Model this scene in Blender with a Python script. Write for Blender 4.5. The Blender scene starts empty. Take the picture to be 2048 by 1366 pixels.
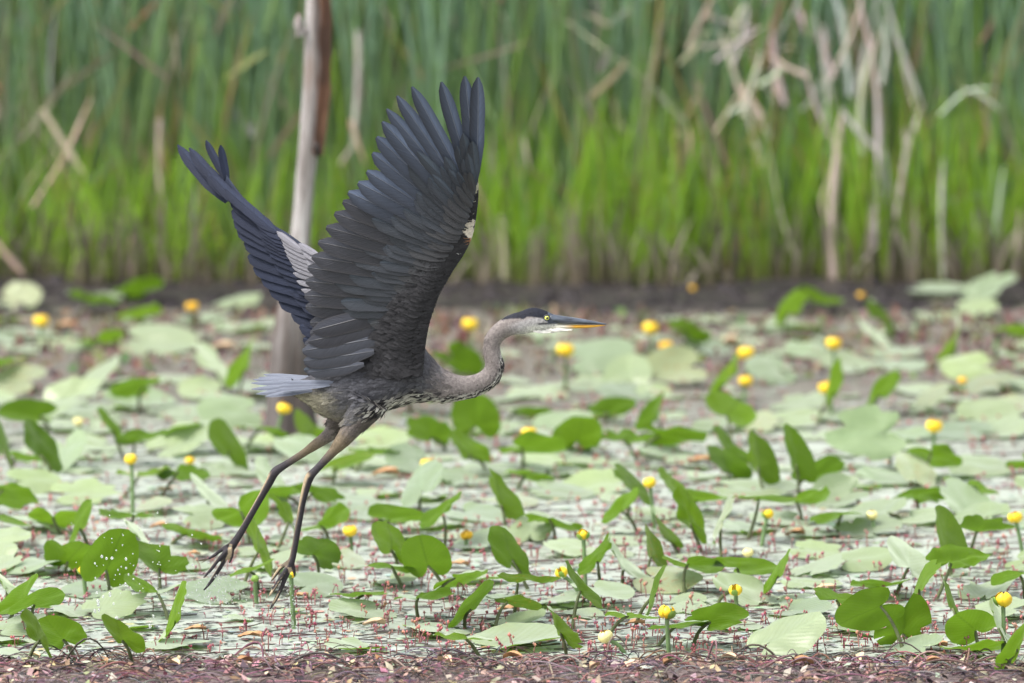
import bpy, bmesh, math, random
import numpy as np
from mathutils import Vector, noise as mnoise
random.seed(7); np.random.seed(7)
R = random.uniform
sc = bpy.context.scene
COL = sc.collection

# ------------------------------------------------------------------ camera, sky, sun, exposure
CAM_H, CAM_D, Z_C = 3.6, 25.0, 0.66
PITCH = math.atan((CAM_H - Z_C) / CAM_D)
D0 = math.hypot(CAM_D, CAM_H - Z_C)
PXM = 900.0                                   # photograph pixels per metre at the heron
FOCAL = 36.0 * D0 * PXM / 2048.0
cd = bpy.data.cameras.new('camera'); cam = bpy.data.objects.new('camera', cd); COL.objects.link(cam)
cam.location = (0, -CAM_D, CAM_H); cam.rotation_euler = (math.pi / 2 - PITCH, 0, 0)
cd.lens = FOCAL; cd.sensor_width = 36.0; cd.clip_start = 0.5; cd.clip_end = 4000
cd.dof.use_dof = True; cd.dof.focus_distance = D0 - 0.1; cd.dof.aperture_fstop = FOCAL / 122.0
sc.camera = cam

SUN_EL, SUN_AZ = math.radians(58), math.radians(-62)       # azimuth measured from -Y (behind camera) towards +X
sdir = Vector((math.cos(SUN_EL) * math.sin(SUN_AZ), -math.cos(SUN_EL) * math.cos(SUN_AZ), math.sin(SUN_EL)))
w = bpy.data.worlds.new('World'); sc.world = w; w.use_nodes = True
nt = w.node_tree; bg = nt.nodes['Background']
sky = nt.nodes.new('ShaderNodeTexSky'); sky.sky_type = 'NISHITA'; sky.sun_disc = False
sky.sun_elevation = SUN_EL; sky.sun_rotation = math.atan2(sdir.x, sdir.y)
sky.air_density = 1.0; sky.dust_density = 4.0; sky.ozone_density = 1.0
hs = nt.nodes.new('ShaderNodeHueSaturation'); hs.inputs['Saturation'].default_value = 0.28
nt.links.new(sky.outputs[0], hs.inputs['Color']); nt.links.new(hs.outputs[0], bg.inputs['Color'])
bg.inputs['Strength'].default_value = 0.15
sl = bpy.data.lights.new('sun', 'SUN'); so = bpy.data.objects.new('sun', sl); COL.objects.link(so)
sl.energy = 1.5; sl.angle = math.radians(24); sl.color = (1.0, 0.96, 0.9)
so.rotation_euler = sdir.to_track_quat('Z', 'Y').to_euler()
sc.view_settings.view_transform = 'Standard'; sc.view_settings.look = 'None'
sc.view_settings.gamma = 1.0; sc.view_settings.exposure = 1.15
sc.render.engine = 'CYCLES'
sc.cycles.use_denoising = True
sc.cycles.max_bounces = 8; sc.cycles.transparent_max_bounces = 8
sc.cycles.sample_clamp_indirect = 6.0

# ------------------------------------------------------------------ helpers
CP = Vector((0, -CAM_D, CAM_H)); FW = Vector((0, math.cos(PITCH), -math.sin(PITCH)))
UPV = Vector((0, math.sin(PITCH), math.cos(PITCH))); RT = Vector((1, 0, 0)); FPX = 2048.0 * FOCAL / 36.0
def ray(px, py): return FW * FPX + RT * (px - 1024) + UPV * (683 - py)
def P(px, py, y=0.0):
    d = ray(px, py); return CP + d * ((y - CP.y) / d.y)
def G(px, py, z=0.0):
    d = ray(px, py); return CP + d * ((z - CP.z) / d.z)
def to_px(v):
    q = Vector(v) - CP; f = q.dot(FW); return 1024 + q.dot(RT) / f * FPX, 683 - q.dot(UPV) / f * FPX
def pxm_at(v): return FPX / (Vector(v) - CP).dot(FW)

def tag(o, label=None, cat=None, group=None, kind=None):
    if label: o['label'] = label
    if cat: o['category'] = cat
    if group: o['group'] = group
    if kind: o['kind'] = kind
    return o
def empty(name, loc):
    o = bpy.data.objects.new(name, None); COL.objects.link(o); o.location = loc; o.empty_display_size = 0.05; return o
def wloc(o):
    v = Vector((0, 0, 0))
    while o: v += o.location; o = o.parent
    return v
def mesh_data(name, verts, faces, mat, uv=None, col=None, smooth=True):
    m = bpy.data.meshes.new(name); m.from_pydata([tuple(v) for v in verts], [], faces)
    if mat: m.materials.append(mat)
    if smooth: m.polygons.foreach_set('use_smooth', [True] * len(m.polygons))
    if uv is not None:
        l = m.uv_layers.new(name='UVMap'); li = np.empty(len(m.loops), dtype=np.int32)
        m.loops.foreach_get('vertex_index', li)
        l.data.foreach_set('uv', np.asarray(uv, dtype=np.float32)[li].ravel())
    if col is not None:
        a = m.color_attributes.new('Col', 'FLOAT_COLOR', 'POINT')
        c = np.ones((len(verts), 4), dtype=np.float32); c[:, :3] = np.asarray(col, dtype=np.float32)
        a.data.foreach_set('color', c.ravel())
    m.update(); return m
def obj(name, verts, faces, mat, parent=None, loc=None, uv=None, col=None, smooth=True):
    """verts in world space; origin at loc (or at the parent's base)"""
    o_at = wloc(parent) if parent else Vector(loc if loc is not None else (0, 0, 0))
    vv = np.asarray([tuple(v) for v in verts], dtype=float).reshape(-1, 3) - np.array(o_at)
    o = bpy.data.objects.new(name, mesh_data(name, vv, faces, mat, uv, col, smooth)); COL.objects.link(o)
    if parent: o.parent = parent
    else: o.location = o_at
    return o

class Acc:                                     # gathers geometry for one mesh
    def __init__(s): s.v = []; s.f = []; s.c = []; s.uv = []
    def add(s, v, f, c=None, uv=None):
        n = len(s.v); s.v.extend(v); s.f.extend([tuple(i + n for i in q) for q in f])
        if c is not None: s.c.extend([c] * len(v) if not isinstance(c, list) else c)
        if uv is not None: s.uv.extend(uv)
    def obj(s, name, mat, parent=None, loc=None, smooth=True):
        return obj(name, s.v, s.f, mat, parent, loc, s.uv or None, s.c or None, smooth)

def frame_for(t):
    a = Vector((0, 0, 1)) if abs(t.z) < 0.9 else Vector((1, 0, 0))
    u = t.cross(a).normalized(); return u, t.cross(u).normalized()
def tube(pts, rad, n=6, cap=True):
    v = []; f = []; k = len(pts); pts = [Vector(p) for p in pts]
    u = None
    for i, p in enumerate(pts):
        t = (pts[min(i + 1, k - 1)] - pts[max(i - 1, 0)])
        t = t.normalized() if t.length > 1e-9 else Vector((0, 0, 1))
        if u is None: u, b = frame_for(t)
        else:
            u = (u - t * u.dot(t)); u = u.normalized() if u.length > 1e-6 else frame_for(t)[0]; b = t.cross(u)
        r = rad[i] if hasattr(rad, '__len__') else rad
        for j in range(n):
            a = 2 * math.pi * j / n; v.append(p + u * (r * math.cos(a)) + b * (r * math.sin(a)))
    for i in range(k - 1):
        for j in range(n):
            a = i * n + j; c = i * n + (j + 1) % n; f.append((a, c, c + n, a + n))
    if cap: f.append(tuple(range(n - 1, -1, -1))); f.append(tuple(range((k - 1) * n, k * n)))
    return v, f
def ribbon(pts, wid, side):
    v = []; f = []
    for i, p in enumerate(pts):
        s = side[i] if isinstance(side, list) else side
        v += [p - s * (wid[i] / 2), p + s * (wid[i] / 2)]
    for i in range(len(pts) - 1): f.append((2 * i, 2 * i + 1, 2 * i + 3, 2 * i + 2))
    return v, f
def bez(a, b, c, n): return [a * (1 - t) ** 2 + b * (2 * t * (1 - t)) + c * t ** 2 for t in [i / n for i in range(n + 1)]]
def poly_at(pts, s):
    s = max(0.0, min(len(pts) - 1.0, s)); i = min(int(s), len(pts) - 2); t = s - i
    return tuple(pts[i][k] * (1 - t) + pts[i + 1][k] * t for k in range(len(pts[0])))
def smooth_pts(pts, n):                        # Catmull-Rom resample
    out = []; k = len(pts); pts = [Vector(p) for p in pts]
    for i in range(k - 1):
        p0, p1, p2, p3 = pts[max(i - 1, 0)], pts[i], pts[i + 1], pts[min(i + 2, k - 1)]
        for j in range(n):
            t = j / n
            out.append(0.5 * ((2 * p1) + (p2 - p0) * t + (2 * p0 - 5 * p1 + 4 * p2 - p3) * t * t + (3 * p1 - p0 - 3 * p2 + p3) * t ** 3))
    out.append(pts[-1]); return out

# ------------------------------------------------------------------ materials
def mat_new(name):
    m = bpy.data.materials.new(name); m.use_nodes = True
    t = m.node_tree; b = t.nodes['Principled BSDF']; return m, t, b
def nd(t, typ, **kw):
    n = t.nodes.new('ShaderNode' + typ)
    for k, v in kw.items(): setattr(n, k, v)
    return n
def mixc(t, fac, a, b, mode='MIX'):
    n = nd(t, 'MixRGB', blend_type=mode)
    for s, v in ((0, fac), (1, a), (2, b)):
        if hasattr(v, 'links'): t.links.new(v, n.inputs[s])
        elif isinstance(v, (int, float)): n.inputs[s].default_value = v
        else: n.inputs[s].default_value = (*v, 1)
    return n.outputs[0]
def math_n(t, op, a, b=None):
    n = nd(t, 'Math', operation=op)
    for s, v in ((0, a), (1, b)):
        if v is None: continue
        if hasattr(v, 'links'): t.links.new(v, n.inputs[s])
        else: n.inputs[s].default_value = v
    return n.outputs[0]
def noise_n(t, scale, detail=3, vec=None, rough=0.55):
    n = nd(t, 'TexNoise'); n.inputs['Scale'].default_value = scale; n.inputs['Detail'].default_value = detail
    n.inputs['Roughness'].default_value = rough
    if vec is not None: t.links.new(vec, n.inputs['Vector'])
    return n.outputs['Fac']
def ramp(t, fac, stops):
    n = nd(t, 'ValToRGB'); e = n.color_ramp.elements
    while len(e) < len(stops): e.new(0.5)
    for el, (p, c) in zip(e, stops): el.position = p; el.color = (*c, 1) if len(c) == 3 else c
    t.links.new(fac, n.inputs[0]); return n.outputs[0]
def mapped(t, out, scale=(1, 1, 1)):
    m = nd(t, 'Mapping'); m.inputs['Scale'].default_value = scale; t.links.new(out, m.inputs[0]); return m.outputs[0]
def bump(t, b, h, strength, dist):
    n = nd(t, 'Bump'); n.inputs['Strength'].default_value = strength; n.inputs['Distance'].default_value = dist
    t.links.new(h, n.inputs['Height']); t.links.new(n.outputs[0], b.inputs['Normal'])
def with_translucent(m, t, b, colour, amount):
    tr = nd(t, 'BsdfTranslucent'); mx = nd(t, 'MixShader'); mx.inputs[0].default_value = amount
    if hasattr(colour, 'links'): t.links.new(colour, tr.inputs[0])
    else: tr.inputs[0].default_value = (*colour, 1)
    t.links.new(b.outputs[0], mx.inputs[1]); t.links.new(tr.outputs[0], mx.inputs[2])
    t.links.new(mx.outputs[0], t.nodes['Material Output'].inputs[0])

def simple(name, c, rough=0.6, var=0.25, scale=60, spec=0.3):
    m, t, b = mat_new(name); tc = nd(t, 'TexCoord').outputs['Object']
    n = noise_n(t, scale, 4, tc)
    lo = tuple(x * (1 - var) for x in c); hi = tuple(min(1, x * (1 + var)) for x in c)
    t.links.new(ramp(t, n, [(0.3, lo), (0.7, hi)]), b.inputs['Base Color'])
    b.inputs['Roughness'].default_value = rough; b.inputs['Specular IOR Level'].default_value = spec
    return m
def col_mat(name, rough=0.6, trans=0.0, spec=0.3, var=0.2, scale=80, stretch=(1, 1, 1)):
    m, t, b = mat_new(name); a = nd(t, 'VertexColor'); a.layer_name = 'Col'
    tc = mapped(t, nd(t, 'TexCoord').outputs['Object'], stretch); n = noise_n(t, scale, 3, tc)
    f = ramp(t, n, [(0.25, (1 - var,) * 3), (0.75, (1 + var,) * 3)])
    c = mixc(t, 1.0, a.outputs[0], f, 'MULTIPLY')
    t.links.new(c, b.inputs['Base Color']); b.inputs['Roughness'].default_value = rough
    b.inputs['Specular IOR Level'].default_value = spec
    if trans: with_translucent(m, t, b, c, trans)
    return m

def leaf_material(name, top, under, brown=0.0):
    m, t, b = mat_new(name)
    oi = nd(t, 'ObjectInfo').outputs['Random']; uv = nd(t, 'UVMap').outputs[0]
    sx = nd(t, 'SeparateXYZ'); t.links.new(uv, sx.inputs[0]); U, V = sx.outputs[0], sx.outputs[1]
    av = math_n(t, 'ABSOLUTE', V)
    rib = ramp(t, av, [(0.008, (1, 1, 1)), (0.028, (0, 0, 0))])
    ph = math_n(t, 'SUBTRACT', math_n(t, 'MULTIPLY', U, 62.0), math_n(t, 'MULTIPLY', av, 78.0))
    vein = math_n(t, 'MULTIPLY', math_n(t, 'SINE', ph), 0.5)
    nz = noise_n(t, 9, 4, uv); nf = noise_n(t, 55, 3, uv)
    geo = nd(t, 'NewGeometry').outputs['Backfacing']
    def vary(c, k):
        a = tuple(x * (1 - k) for x in c); e = (min(1, c[0] * (1 + k * 1.2)), min(1, c[1] * (1 + k)), c[2] * (1 + k * .6))
        q = mixc(t, oi, a, e)
        return mixc(t, nz, mixc(t, 1.0, q, (0.82, 0.82, 0.85), 'MULTIPLY'), mixc(t, 1.0, q, (1.12, 1.1, 1.05), 'MULTIPLY'))
    ct = vary(top, 0.27); cu = vary(under, 0.26)
    ct = mixc(t, math_n(t, 'MULTIPLY', rib, 0.35), ct, tuple(min(1, x * 1.3) for x in top))
    cu = mixc(t, math_n(t, 'MULTIPLY', rib, 0.6), cu, tuple(x * 0.55 for x in under))
    c = mixc(t, geo, ct, cu)
    spot = ramp(t, nf, [(0.66, (0, 0, 0)), (0.72, (1, 1, 1))])
    c = mixc(t, math_n(t, 'MULTIPLY', spot, 0.3), c, (0.34, 0.38, 0.15))
    vl = ramp(t, vein, [(0.40, (0, 0, 0)), (0.5, (1, 1, 1))]); c = mixc(t, math_n(t, 'MULTIPLY', vl, 0.08), c, mixc(t, geo, (0.42, 0.52, 0.33), (0.05, 0.10, 0.012)))
    blot = ramp(t, noise_n(t, 17, 5, mapped(t, nd(t, 'TexCoord').outputs['Object'], (1, 1, 1)), .6), [(0.60, (0, 0, 0)), (0.70, (1, 1, 1))]); c = mixc(t, math_n(t, 'MULTIPLY', blot, 0.25), c, (0.20, 0.20, 0.06))
    if brown:
        bn = ramp(t, nz, [(0.62 - brown, (0, 0, 0)), (0.74 - brown, (1, 1, 1))]); c = mixc(t, bn, c, (0.30, 0.16, 0.05))
    t.links.new(c, b.inputs['Base Color'])
    t.links.new(ramp(t, nz, [(0.3, (.3, .3, .3)), (0.7, (.46, .46, .46))]), b.inputs['Roughness']); t.links.new(math_n(t, 'SUBTRACT', 0.85, math_n(t, 'MULTIPLY', geo, 0.6)), b.inputs['Specular IOR Level'])
    t.links.new(math_n(t, 'MULTIPLY', math_n(t, 'SUBTRACT', 1.0, geo), 1.0), b.inputs['Sheen Weight']); b.inputs['Sheen Roughness'].default_value = 0.55; b.inputs['Sheen Tint'].default_value = (0.92, 1.0, 0.86, 1)
    h = math_n(t, 'ADD', math_n(t, 'MULTIPLY', vein, 0.35), math_n(t, 'MULTIPLY', nf, 0.6))
    bump(t, b, h, 0.22, 0.004)
    with_translucent(m, t, b, mixc(t, 0.6, c, (0.24, 0.46, 0.03)), 0.36)
    return m

def feather_material(name, base, lead, rachis, edge=None, trans=0.12, rough=0.42, spec=0.35):
    m, t, b = mat_new(name); uv = nd(t, 'UVMap').outputs[0]
    sx = nd(t, 'SeparateXYZ'); t.links.new(uv, sx.inputs[0]); U, V = sx.outputs[0], sx.outputs[1]   # U across -1..1 as 0..1, V along
    u = math_n(t, 'SUBTRACT', math_n(t, 'MULTIPLY', U, 2.0), 1.0); au = math_n(t, 'ABSOLUTE', u)
    oi = nd(t, 'ObjectInfo').outputs['Random']
    cb = mixc(t, oi, tuple(x * 0.8 for x in base), tuple(x * 1.2 for x in base))
    g = ramp(t, U, [(0.0, (0, 0, 0)), (0.45, (.35, .35, .35)), (0.62, (1, 1, 1)), (1.0, (.5, .5, .5))])
    c = mixc(t, g, cb, lead)
    bar = nd(t, 'CombineXYZ'); t.links.new(math_n(t, 'MULTIPLY', u, 1.2), bar.inputs[0])
    t.links.new(math_n(t, 'MULTIPLY', math_n(t, 'SUBTRACT', V, math_n(t, 'MULTIPLY', au, 0.16)), 70.0), bar.inputs[1])
    t.links.new(math_n(t, 'MULTIPLY', oi, 40), bar.inputs[2])
    nz = noise_n(t, 1.0, 4, bar.outputs[0])
    c = mixc(t, 1.0, c, ramp(t, nz, [(0.25, (.72,) * 3), (0.75, (1.25,) * 3)]), 'MULTIPLY')
    if edge: c = mixc(t, ramp(t, au, [(0.75, (0, 0, 0)), (1.0, (.7, .7, .7))]), c, edge)
    rb = ramp(t, au, [(0.02, (1, 1, 1)), (0.075, (0, 0, 0))]); c = mixc(t, math_n(t, 'MULTIPLY', rb, 0.55), c, rachis)
    t.links.new(c, b.inputs['Base Color']); b.inputs['Roughness'].default_value = rough
    b.inputs['Specular IOR Level'].default_value = spec
    bump(t, b, math_n(t, 'ADD', math_n(t, 'MULTIPLY', rb, 1.2), nz), 0.5, 0.002)
    if trans: with_translucent(m, t, b, c, trans)
    return m

M_LEAF = [leaf_material('lily_leaf', (0.275, 0.355, 0.195), (0.085, 0.165, 0.007)),
          leaf_material('lily_leaf_fresh', (0.30, 0.40, 0.18), (0.115, 0.205, 0.010)),
          leaf_material('lily_leaf_dark', (0.20, 0.285, 0.155), (0.045, 0.098, 0.005)),
          leaf_material('lily_leaf_browning', (0.28, 0.33, 0.17), (0.11, 0.17, 0.025), 0.06)]
M_STALK = simple('leaf_stalk', (0.11, 0.13, 0.06), 0.5, 0.45, 40)
M_STALKF = simple('flower_stalk', (0.14, 0.22, 0.09), 0.45, 0.25, 40)
M_SEPAL = simple('yellow_sepal', (0.86, 0.60, 0.035), 0.4, 0.14, 70)
M_SEPALO = simple('orange_sepal', (0.86, 0.50, 0.04), 0.45, 0.2, 70)
M_SEPALP = simple('cream_sepal', (0.78, 0.70, 0.30), 0.45, 0.15, 70)
M_SEPALG = simple('green_sepal', (0.20, 0.33, 0.06), 0.45, 0.2, 70)
M_DISC = simple('stigma_disc', (0.80, 0.50, 0.05), 0.5, 0.2, 200)

# ------------------------------------------------------------------ setting: water, mud bank, land
Y_MUD = G(1024, 628).y; Y_REED = G(1024, 572).y; Y_SHORE = G(1024, 1330).y
def grid_sheet(name, x0, x1, y0, y1, nx, ny, zf, mat, kind='structure'):
    v = []; f = []
    for j in range(ny + 1):
        for i in range(nx + 1):
            x = x0 + (x1 - x0) * i / nx; y = y0 + (y1 - y0) * j / ny; v.append((x, y, zf(x, y)))
    for j in range(ny):
        for i in range(nx):
            a = j * (nx + 1) + i; f.append((a, a + 1, a + nx + 2, a + nx + 1))
    o = obj(name, v, f, mat); tag(o, kind=kind); return o

m, t, b = mat_new('algae_film_water')
tc = nd(t, 'TexCoord').outputs['Object']
n1 = noise_n(t, 34, 5, mapped(t, tc, (0.55, 1.0, 1)), 0.62); n2 = noise_n(t, 3.2, 4, tc); n3 = noise_n(t, 120, 3, tc); n4 = noise_n(t, 1.1, 2, tc)
film = ramp(t, n2, [(0.3, (0.285, 0.335, 0.265)), (0.5, (0.345, 0.375, 0.33)), (0.7, (0.31, 0.37, 0.27))])
film = mixc(t, ramp(t, n3, [(0.35, (0, 0, 0)), (0.75, (.55, .55, .55))]), film, (0.40, 0.44, 0.38))
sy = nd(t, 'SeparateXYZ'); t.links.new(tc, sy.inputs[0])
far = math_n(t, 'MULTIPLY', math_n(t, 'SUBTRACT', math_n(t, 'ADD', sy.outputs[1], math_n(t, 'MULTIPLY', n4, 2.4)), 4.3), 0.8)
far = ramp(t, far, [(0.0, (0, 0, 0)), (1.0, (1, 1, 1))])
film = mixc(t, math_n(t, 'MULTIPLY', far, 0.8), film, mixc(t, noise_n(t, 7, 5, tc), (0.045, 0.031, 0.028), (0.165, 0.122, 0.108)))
gap = ramp(t, n1, [(0.36, (1, 1, 1)), (0.44, (0, 0, 0))])
c = mixc(t, math_n(t, 'MULTIPLY', gap, 0.85), film, (0.055, 0.05, 0.048))
t.links.new(c, b.inputs['Base Color'])
t.links.new(ramp(t, gap, [(0, (0.5, .5, .5)), (1, (0.12, .12, .12))]), b.inputs['Roughness'])
b.inputs['Specular IOR Level'].default_value = 0.5
bump(t, b, math_n(t, 'ADD', n1, math_n(t, 'MULTIPLY', n3, 0.3)), 0.5, 0.006)
M_WATER = m
grid_sheet('water', -9, 9, -26, Y_MUD + 1.2, 20, 30, lambda x, y: 0.0, M_WATER)

M_MUD = None
m, t, b = mat_new('wet_mud'); tc = nd(t, 'TexCoord').outputs['Object']
n = noise_n(t, 5, 6, tc, 0.65); n2 = noise_n(t, 26, 4, tc)
c = ramp(t, n, [(0.3, (0.009, 0.007, 0.009)), (0.5, (0.024, 0.019, 0.022)), (0.72, (0.06, 0.048, 0.048))])
c = mixc(t, ramp(t, n2, [(0.6, (0, 0, 0)), (0.72, (.5, .5, .5))]), c, (0.13, 0.14, 0.09))
t.links.new(c, b.inputs['Base Color']); b.inputs['Roughness'].default_value = 0.5
bump(t, b, math_n(t, 'ADD', n, n2), 0.7, 0.03); M_MUD = m
def mud_z(x, y):
    k = max(0.0, min(1.0, (y - Y_MUD + 0.15 + 0.35 * mnoise.noise(Vector((x * 0.9, 3.1, 0)))) / 0.5))
    return -0.012 + 0.026 * k + k * 0.014 * mnoise.noise(Vector((x * 2.1, y * 2.1, 0.3))) + k * 0.014 * mnoise.noise(Vector((x * 7, y * 7, 1.3)))
grid_sheet('mud_bank', -6, 6, Y_MUD - 0.9, Y_REED + 4.5, 160, 70, mud_z, M_MUD)
M_LAND = simple('marsh_soil', (0.06, 0.075, 0.03), 0.9, 0.4, 2)
grid_sheet('ground', -1500, 1500, -40, 3000, 8, 8, lambda x, y: -0.06 if y < 60 else -0.05, M_LAND)

# ------------------------------------------------------------------ heron
M_F_UNDER = feather_material('underwing_flight_feather', (0.024, 0.028, 0.041), (0.098, 0.125, 0.19), (0.17, 0.18, 0.21), None, 0.05)
M_F_SEC = feather_material('underwing_secondary', (0.023, 0.023, 0.029), (0.046, 0.049, 0.065), (0.13, 0.128, 0.135), (0.040, 0.038, 0.043), 0.05)
M_F_COV = feather_material('underwing_covert', (0.025, 0.028, 0.036), (0.058, 0.075, 0.100), (0.08, 0.09, 0.11), None, 0.03)
M_F_COV2 = feather_material('underwing_lesser_covert', (0.033, 0.033, 0.037), (0.046, 0.050, 0.058), (0.06, 0.06, 0.065), None, 0.03)
M_F_TERT = feather_material('tertial_feather', (0.033, 0.035, 0.045), (0.064, 0.071, 0.094), (0.09, 0.095, 0.11), (0.045, 0.044, 0.05), 0.03)
M_F_UPPER = feather_material('upperwing_flight_feather', (0.011, 0.014, 0.027), (0.022, 0.029, 0.054), (0.03, 0.034, 0.052), None, 0.05, 0.6, 0.12)
M_F_PALE = feather_material('pale_upperwing_covert', (0.13, 0.127, 0.145), (0.20, 0.197, 0.225), (0.11, 0.105, 0.12), (0.13, 0.12, 0.13), 0.1)
M_F_TAIL = feather_material('tail_feather', (0.12, 0.135, 0.18), (0.18, 0.20, 0.255), (0.29, 0.315, 0.37), (0.27, 0.295, 0.35), 0.1)
M_PLUME = col_mat('body_plumage', 0.75, 0.0, 0.2, 0.3, 260, (1, 1, 1))

heron = empty('heron', G(600, 1272))
tag(heron, 'grey heron with raised wings and trailing legs taking off above the lily pond', 'heron')

def feather(name, base, tip, width, nrm, roll, mat, parent, bend=0.0, camber=0.18, point=0.5, N=10, curve=0.0, off=0.0):
    """vane from base to tip: camber across, bend along, pale shaft in the material"""
    base = Vector(base); tip = Vector(tip); ax = (tip - base); L = ax.length; e1 = ax.normalized()
    n = (nrm - e1 * nrm.dot(e1)).normalized(); e2 = e1.cross(n)
    n2 = n * math.cos(roll) + e2 * math.sin(roll); e2 = e2 * math.cos(roll) - n * math.sin(roll)
    us = (-1, -0.55, 0, 0.55, 1); v = []; uv = []; f = []
    sd = R(0, 100)
    for i in range(N + 1):
        tt = i / N
        wv = (0.30 + 0.70 * min(1, tt / 0.35) ** 0.8)
        if tt > 0.68: q = (tt - 0.68) / 0.32; wv *= max(0.05, 1 - q ** (1.7 + 1.6 * (1 - point))) ** (0.5 + 0.35 * point)
        c0 = base + e1 * (L * tt) + n * (bend * L * (tt * tt)) + e2 * (curve * L * tt * tt) + n * off
        for u in us:
            ww = wv * width / 2 * (0.8 if u > 0 else 1.0)
            jag = 1 + (0.05 * mnoise.noise(Vector((tt * 14 + sd, u * 3, 0))) if abs(u) == 1 else 0)
            v.append(c0 + e2 * (u * ww * jag) - n * (camber * ww * u * u))
            uv.append(((u + 1) / 2, tt))
    for i in range(N):
        for j in range(4): a = i * 5 + j; f.append((a, a + 1, a + 6, a + 5))
    return obj(name, v, f, mat, parent, uv=uv)

# --- body: one continuous surface lofted through upper/lower outline pairs, legs and toes fused in
SEC = [((588, 766), (592, 790), .7), ((620, 752), (622, 812), .8), ((655, 730), (652, 834), .85), ((700, 712), (695, 846), .85), ((750, 700), (742, 832), .9),
       ((800, 692), (788, 817), .95), ((840, 692), (830, 806), .95), ((864, 715), (862, 803), .9), ((888, 738), (893, 805), .85), ((920, 751), (922, 801), .85),
       ((948, 749), (957, 792), .85), ((966, 739), (995, 768), .85), ((970, 725), (1009, 732), .85), ((966, 703), (1002, 707), .85), ((970, 674), (1001, 690), .85),
       ((983, 655), (1009, 679), .85), ((1002, 639), (1027, 670), .8), ((1027, 628), (1048, 668), .75), ((1045, 621), (1065, 665), .75), ((1064, 615), (1082, 663), .75),
       ((1085, 619), (1098, 660), .72), ((1103, 627), (1108, 657), .7), ((1116, 632), (1117, 654), .65)]
def loft_sections():
    A = smooth_pts([Vector((*s[0], s[2])) for s in SEC], 4); B = smooth_pts([Vector((*s[1], s[2])) for s in SEC], 4)
    out = []
    for a, q in zip(A, B):
        pa, pb = P(a.x, a.y), P(q.x, q.y); out.append(((pa + pb) / 2, (pa - pb) / 2, a.z))
    return out
LS = loft_sections()
acc = Acc(); NS = 24; v = []; f = []
for c, h, k in LS:
    r = h.length
    for j in range(NS):
        a = 2 * math.pi * j / NS; v.append(c + h * math.cos(a) + Vector((0, 1, 0)) * (r * k * math.sin(a)))
for i in range(len(LS) - 1):
    for j in range(NS): a = i * NS + j; q = i * NS + (j + 1) % NS; f.append((a, a + NS, q + NS, q))
f.append(tuple(range(NS))); f.append(tuple(range(len(v) - 1, len(v) - NS - 1, -1)))
acc.add(v, f)
NEAR_LEG = [(742, 800, 40), (728, 822, 31), (708, 850, 23), (690, 875, 17), (668, 901, 11.5), (645, 926, 9), (630, 942, 9), (620, 953, 10.5), (613, 972, 9.5), (605, 1005, 8), (598, 1045, 7.5), (592, 1080, 7.2), (586, 1112, 7.5), (581, 1128, 9)]
FAR_LEG = [(700, 810, 34), (682, 840, 24), (660, 868, 15), (630, 890, 10.5), (600, 911, 8.5), (570, 930, 8.5), (550, 944, 10.5), (538, 966, 9.5), (520, 998, 8), (500, 1033, 7.8), (480, 1068, 8), (464, 1092, 10)]
TOES_N = [[(582, 1130, 7), (570, 1158, 5.5), (556, 1190, 5), (546, 1208, 3.6), (540, 1219, 2.2)], [(580, 1130, 7), (563, 1153, 5), (548, 1177, 4.6), (538, 1193, 2.2)],
          [(578, 1124, 6), (562, 1135, 4.8), (550, 1151, 4.2), (542, 1163, 2.2)], [(584, 1128, 6), (588, 1141, 4.4), (589, 1153, 2.2)]]
TOES_F = [[(460, 1098, 7), (446, 1126, 5.5), (426, 1157, 5), (416, 1171, 3.6), (407, 1181, 2.2)], [(458, 1098, 7), (438, 1118, 5), (421, 1140, 4.6), (407, 1156, 2.2)],
          [(456, 1092, 6), (440, 1102, 4.8), (427, 1112, 4.2), (413, 1120, 2.2)], [(464, 1096, 6), (463, 1114, 4.4), (458, 1127, 2.2)]]
YN, YF = -0.045, 0.05
LEGSEG = []
for chain, y0 in [(NEAR_LEG, YN), (FAR_LEG, YF)]:
    pts = smooth_pts([Vector((a, q, r)) for a, q, r in chain], 4)
    v, f = tube([P(p.x, p.y, y0) for p in pts], [p.z * (1 if p.y < 900 else .9) / PXM for p in pts], 12); acc.add(v, f)
for toes, y0 in ((TOES_N, YN), (TOES_F, YF)):
    for k, ch in enumerate(toes):
        pts = smooth_pts([Vector((a, q, r)) for a, q, r in ch], 4); dy = (-0.012, -0.03, 0.028, 0.0)[k]
        v, f = tube([P(p.x, p.y, y0 + dy * i / len(pts)) for i, p in enumerate(pts)], [p.z * .88 / PXM for p in pts], 10); acc.add(v, f)
tmp = obj('body_source', acc.v, acc.f, None)
md = tmp.modifiers.new('r', 'REMESH'); md.mode = 'VOXEL'; md.voxel_size = 0.0024
md2 = tmp.modifiers.new('s', 'SMOOTH'); md2.factor = 0.5; md2.iterations = 4
dg = bpy.context.evaluated_depsgraph_get(); me = bpy.data.meshes.new_from_object(tmp.evaluated_get(dg))
nv = len(me.vertices); co = np.empty(nv * 3); me.vertices.foreach_get('co', co); co = co.reshape(-1, 3)
no = np.empty(nv * 3); me.vertices.foreach_get('normal', no); no = no.reshape(-1, 3)
bpy.data.objects.remove(tmp)
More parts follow.
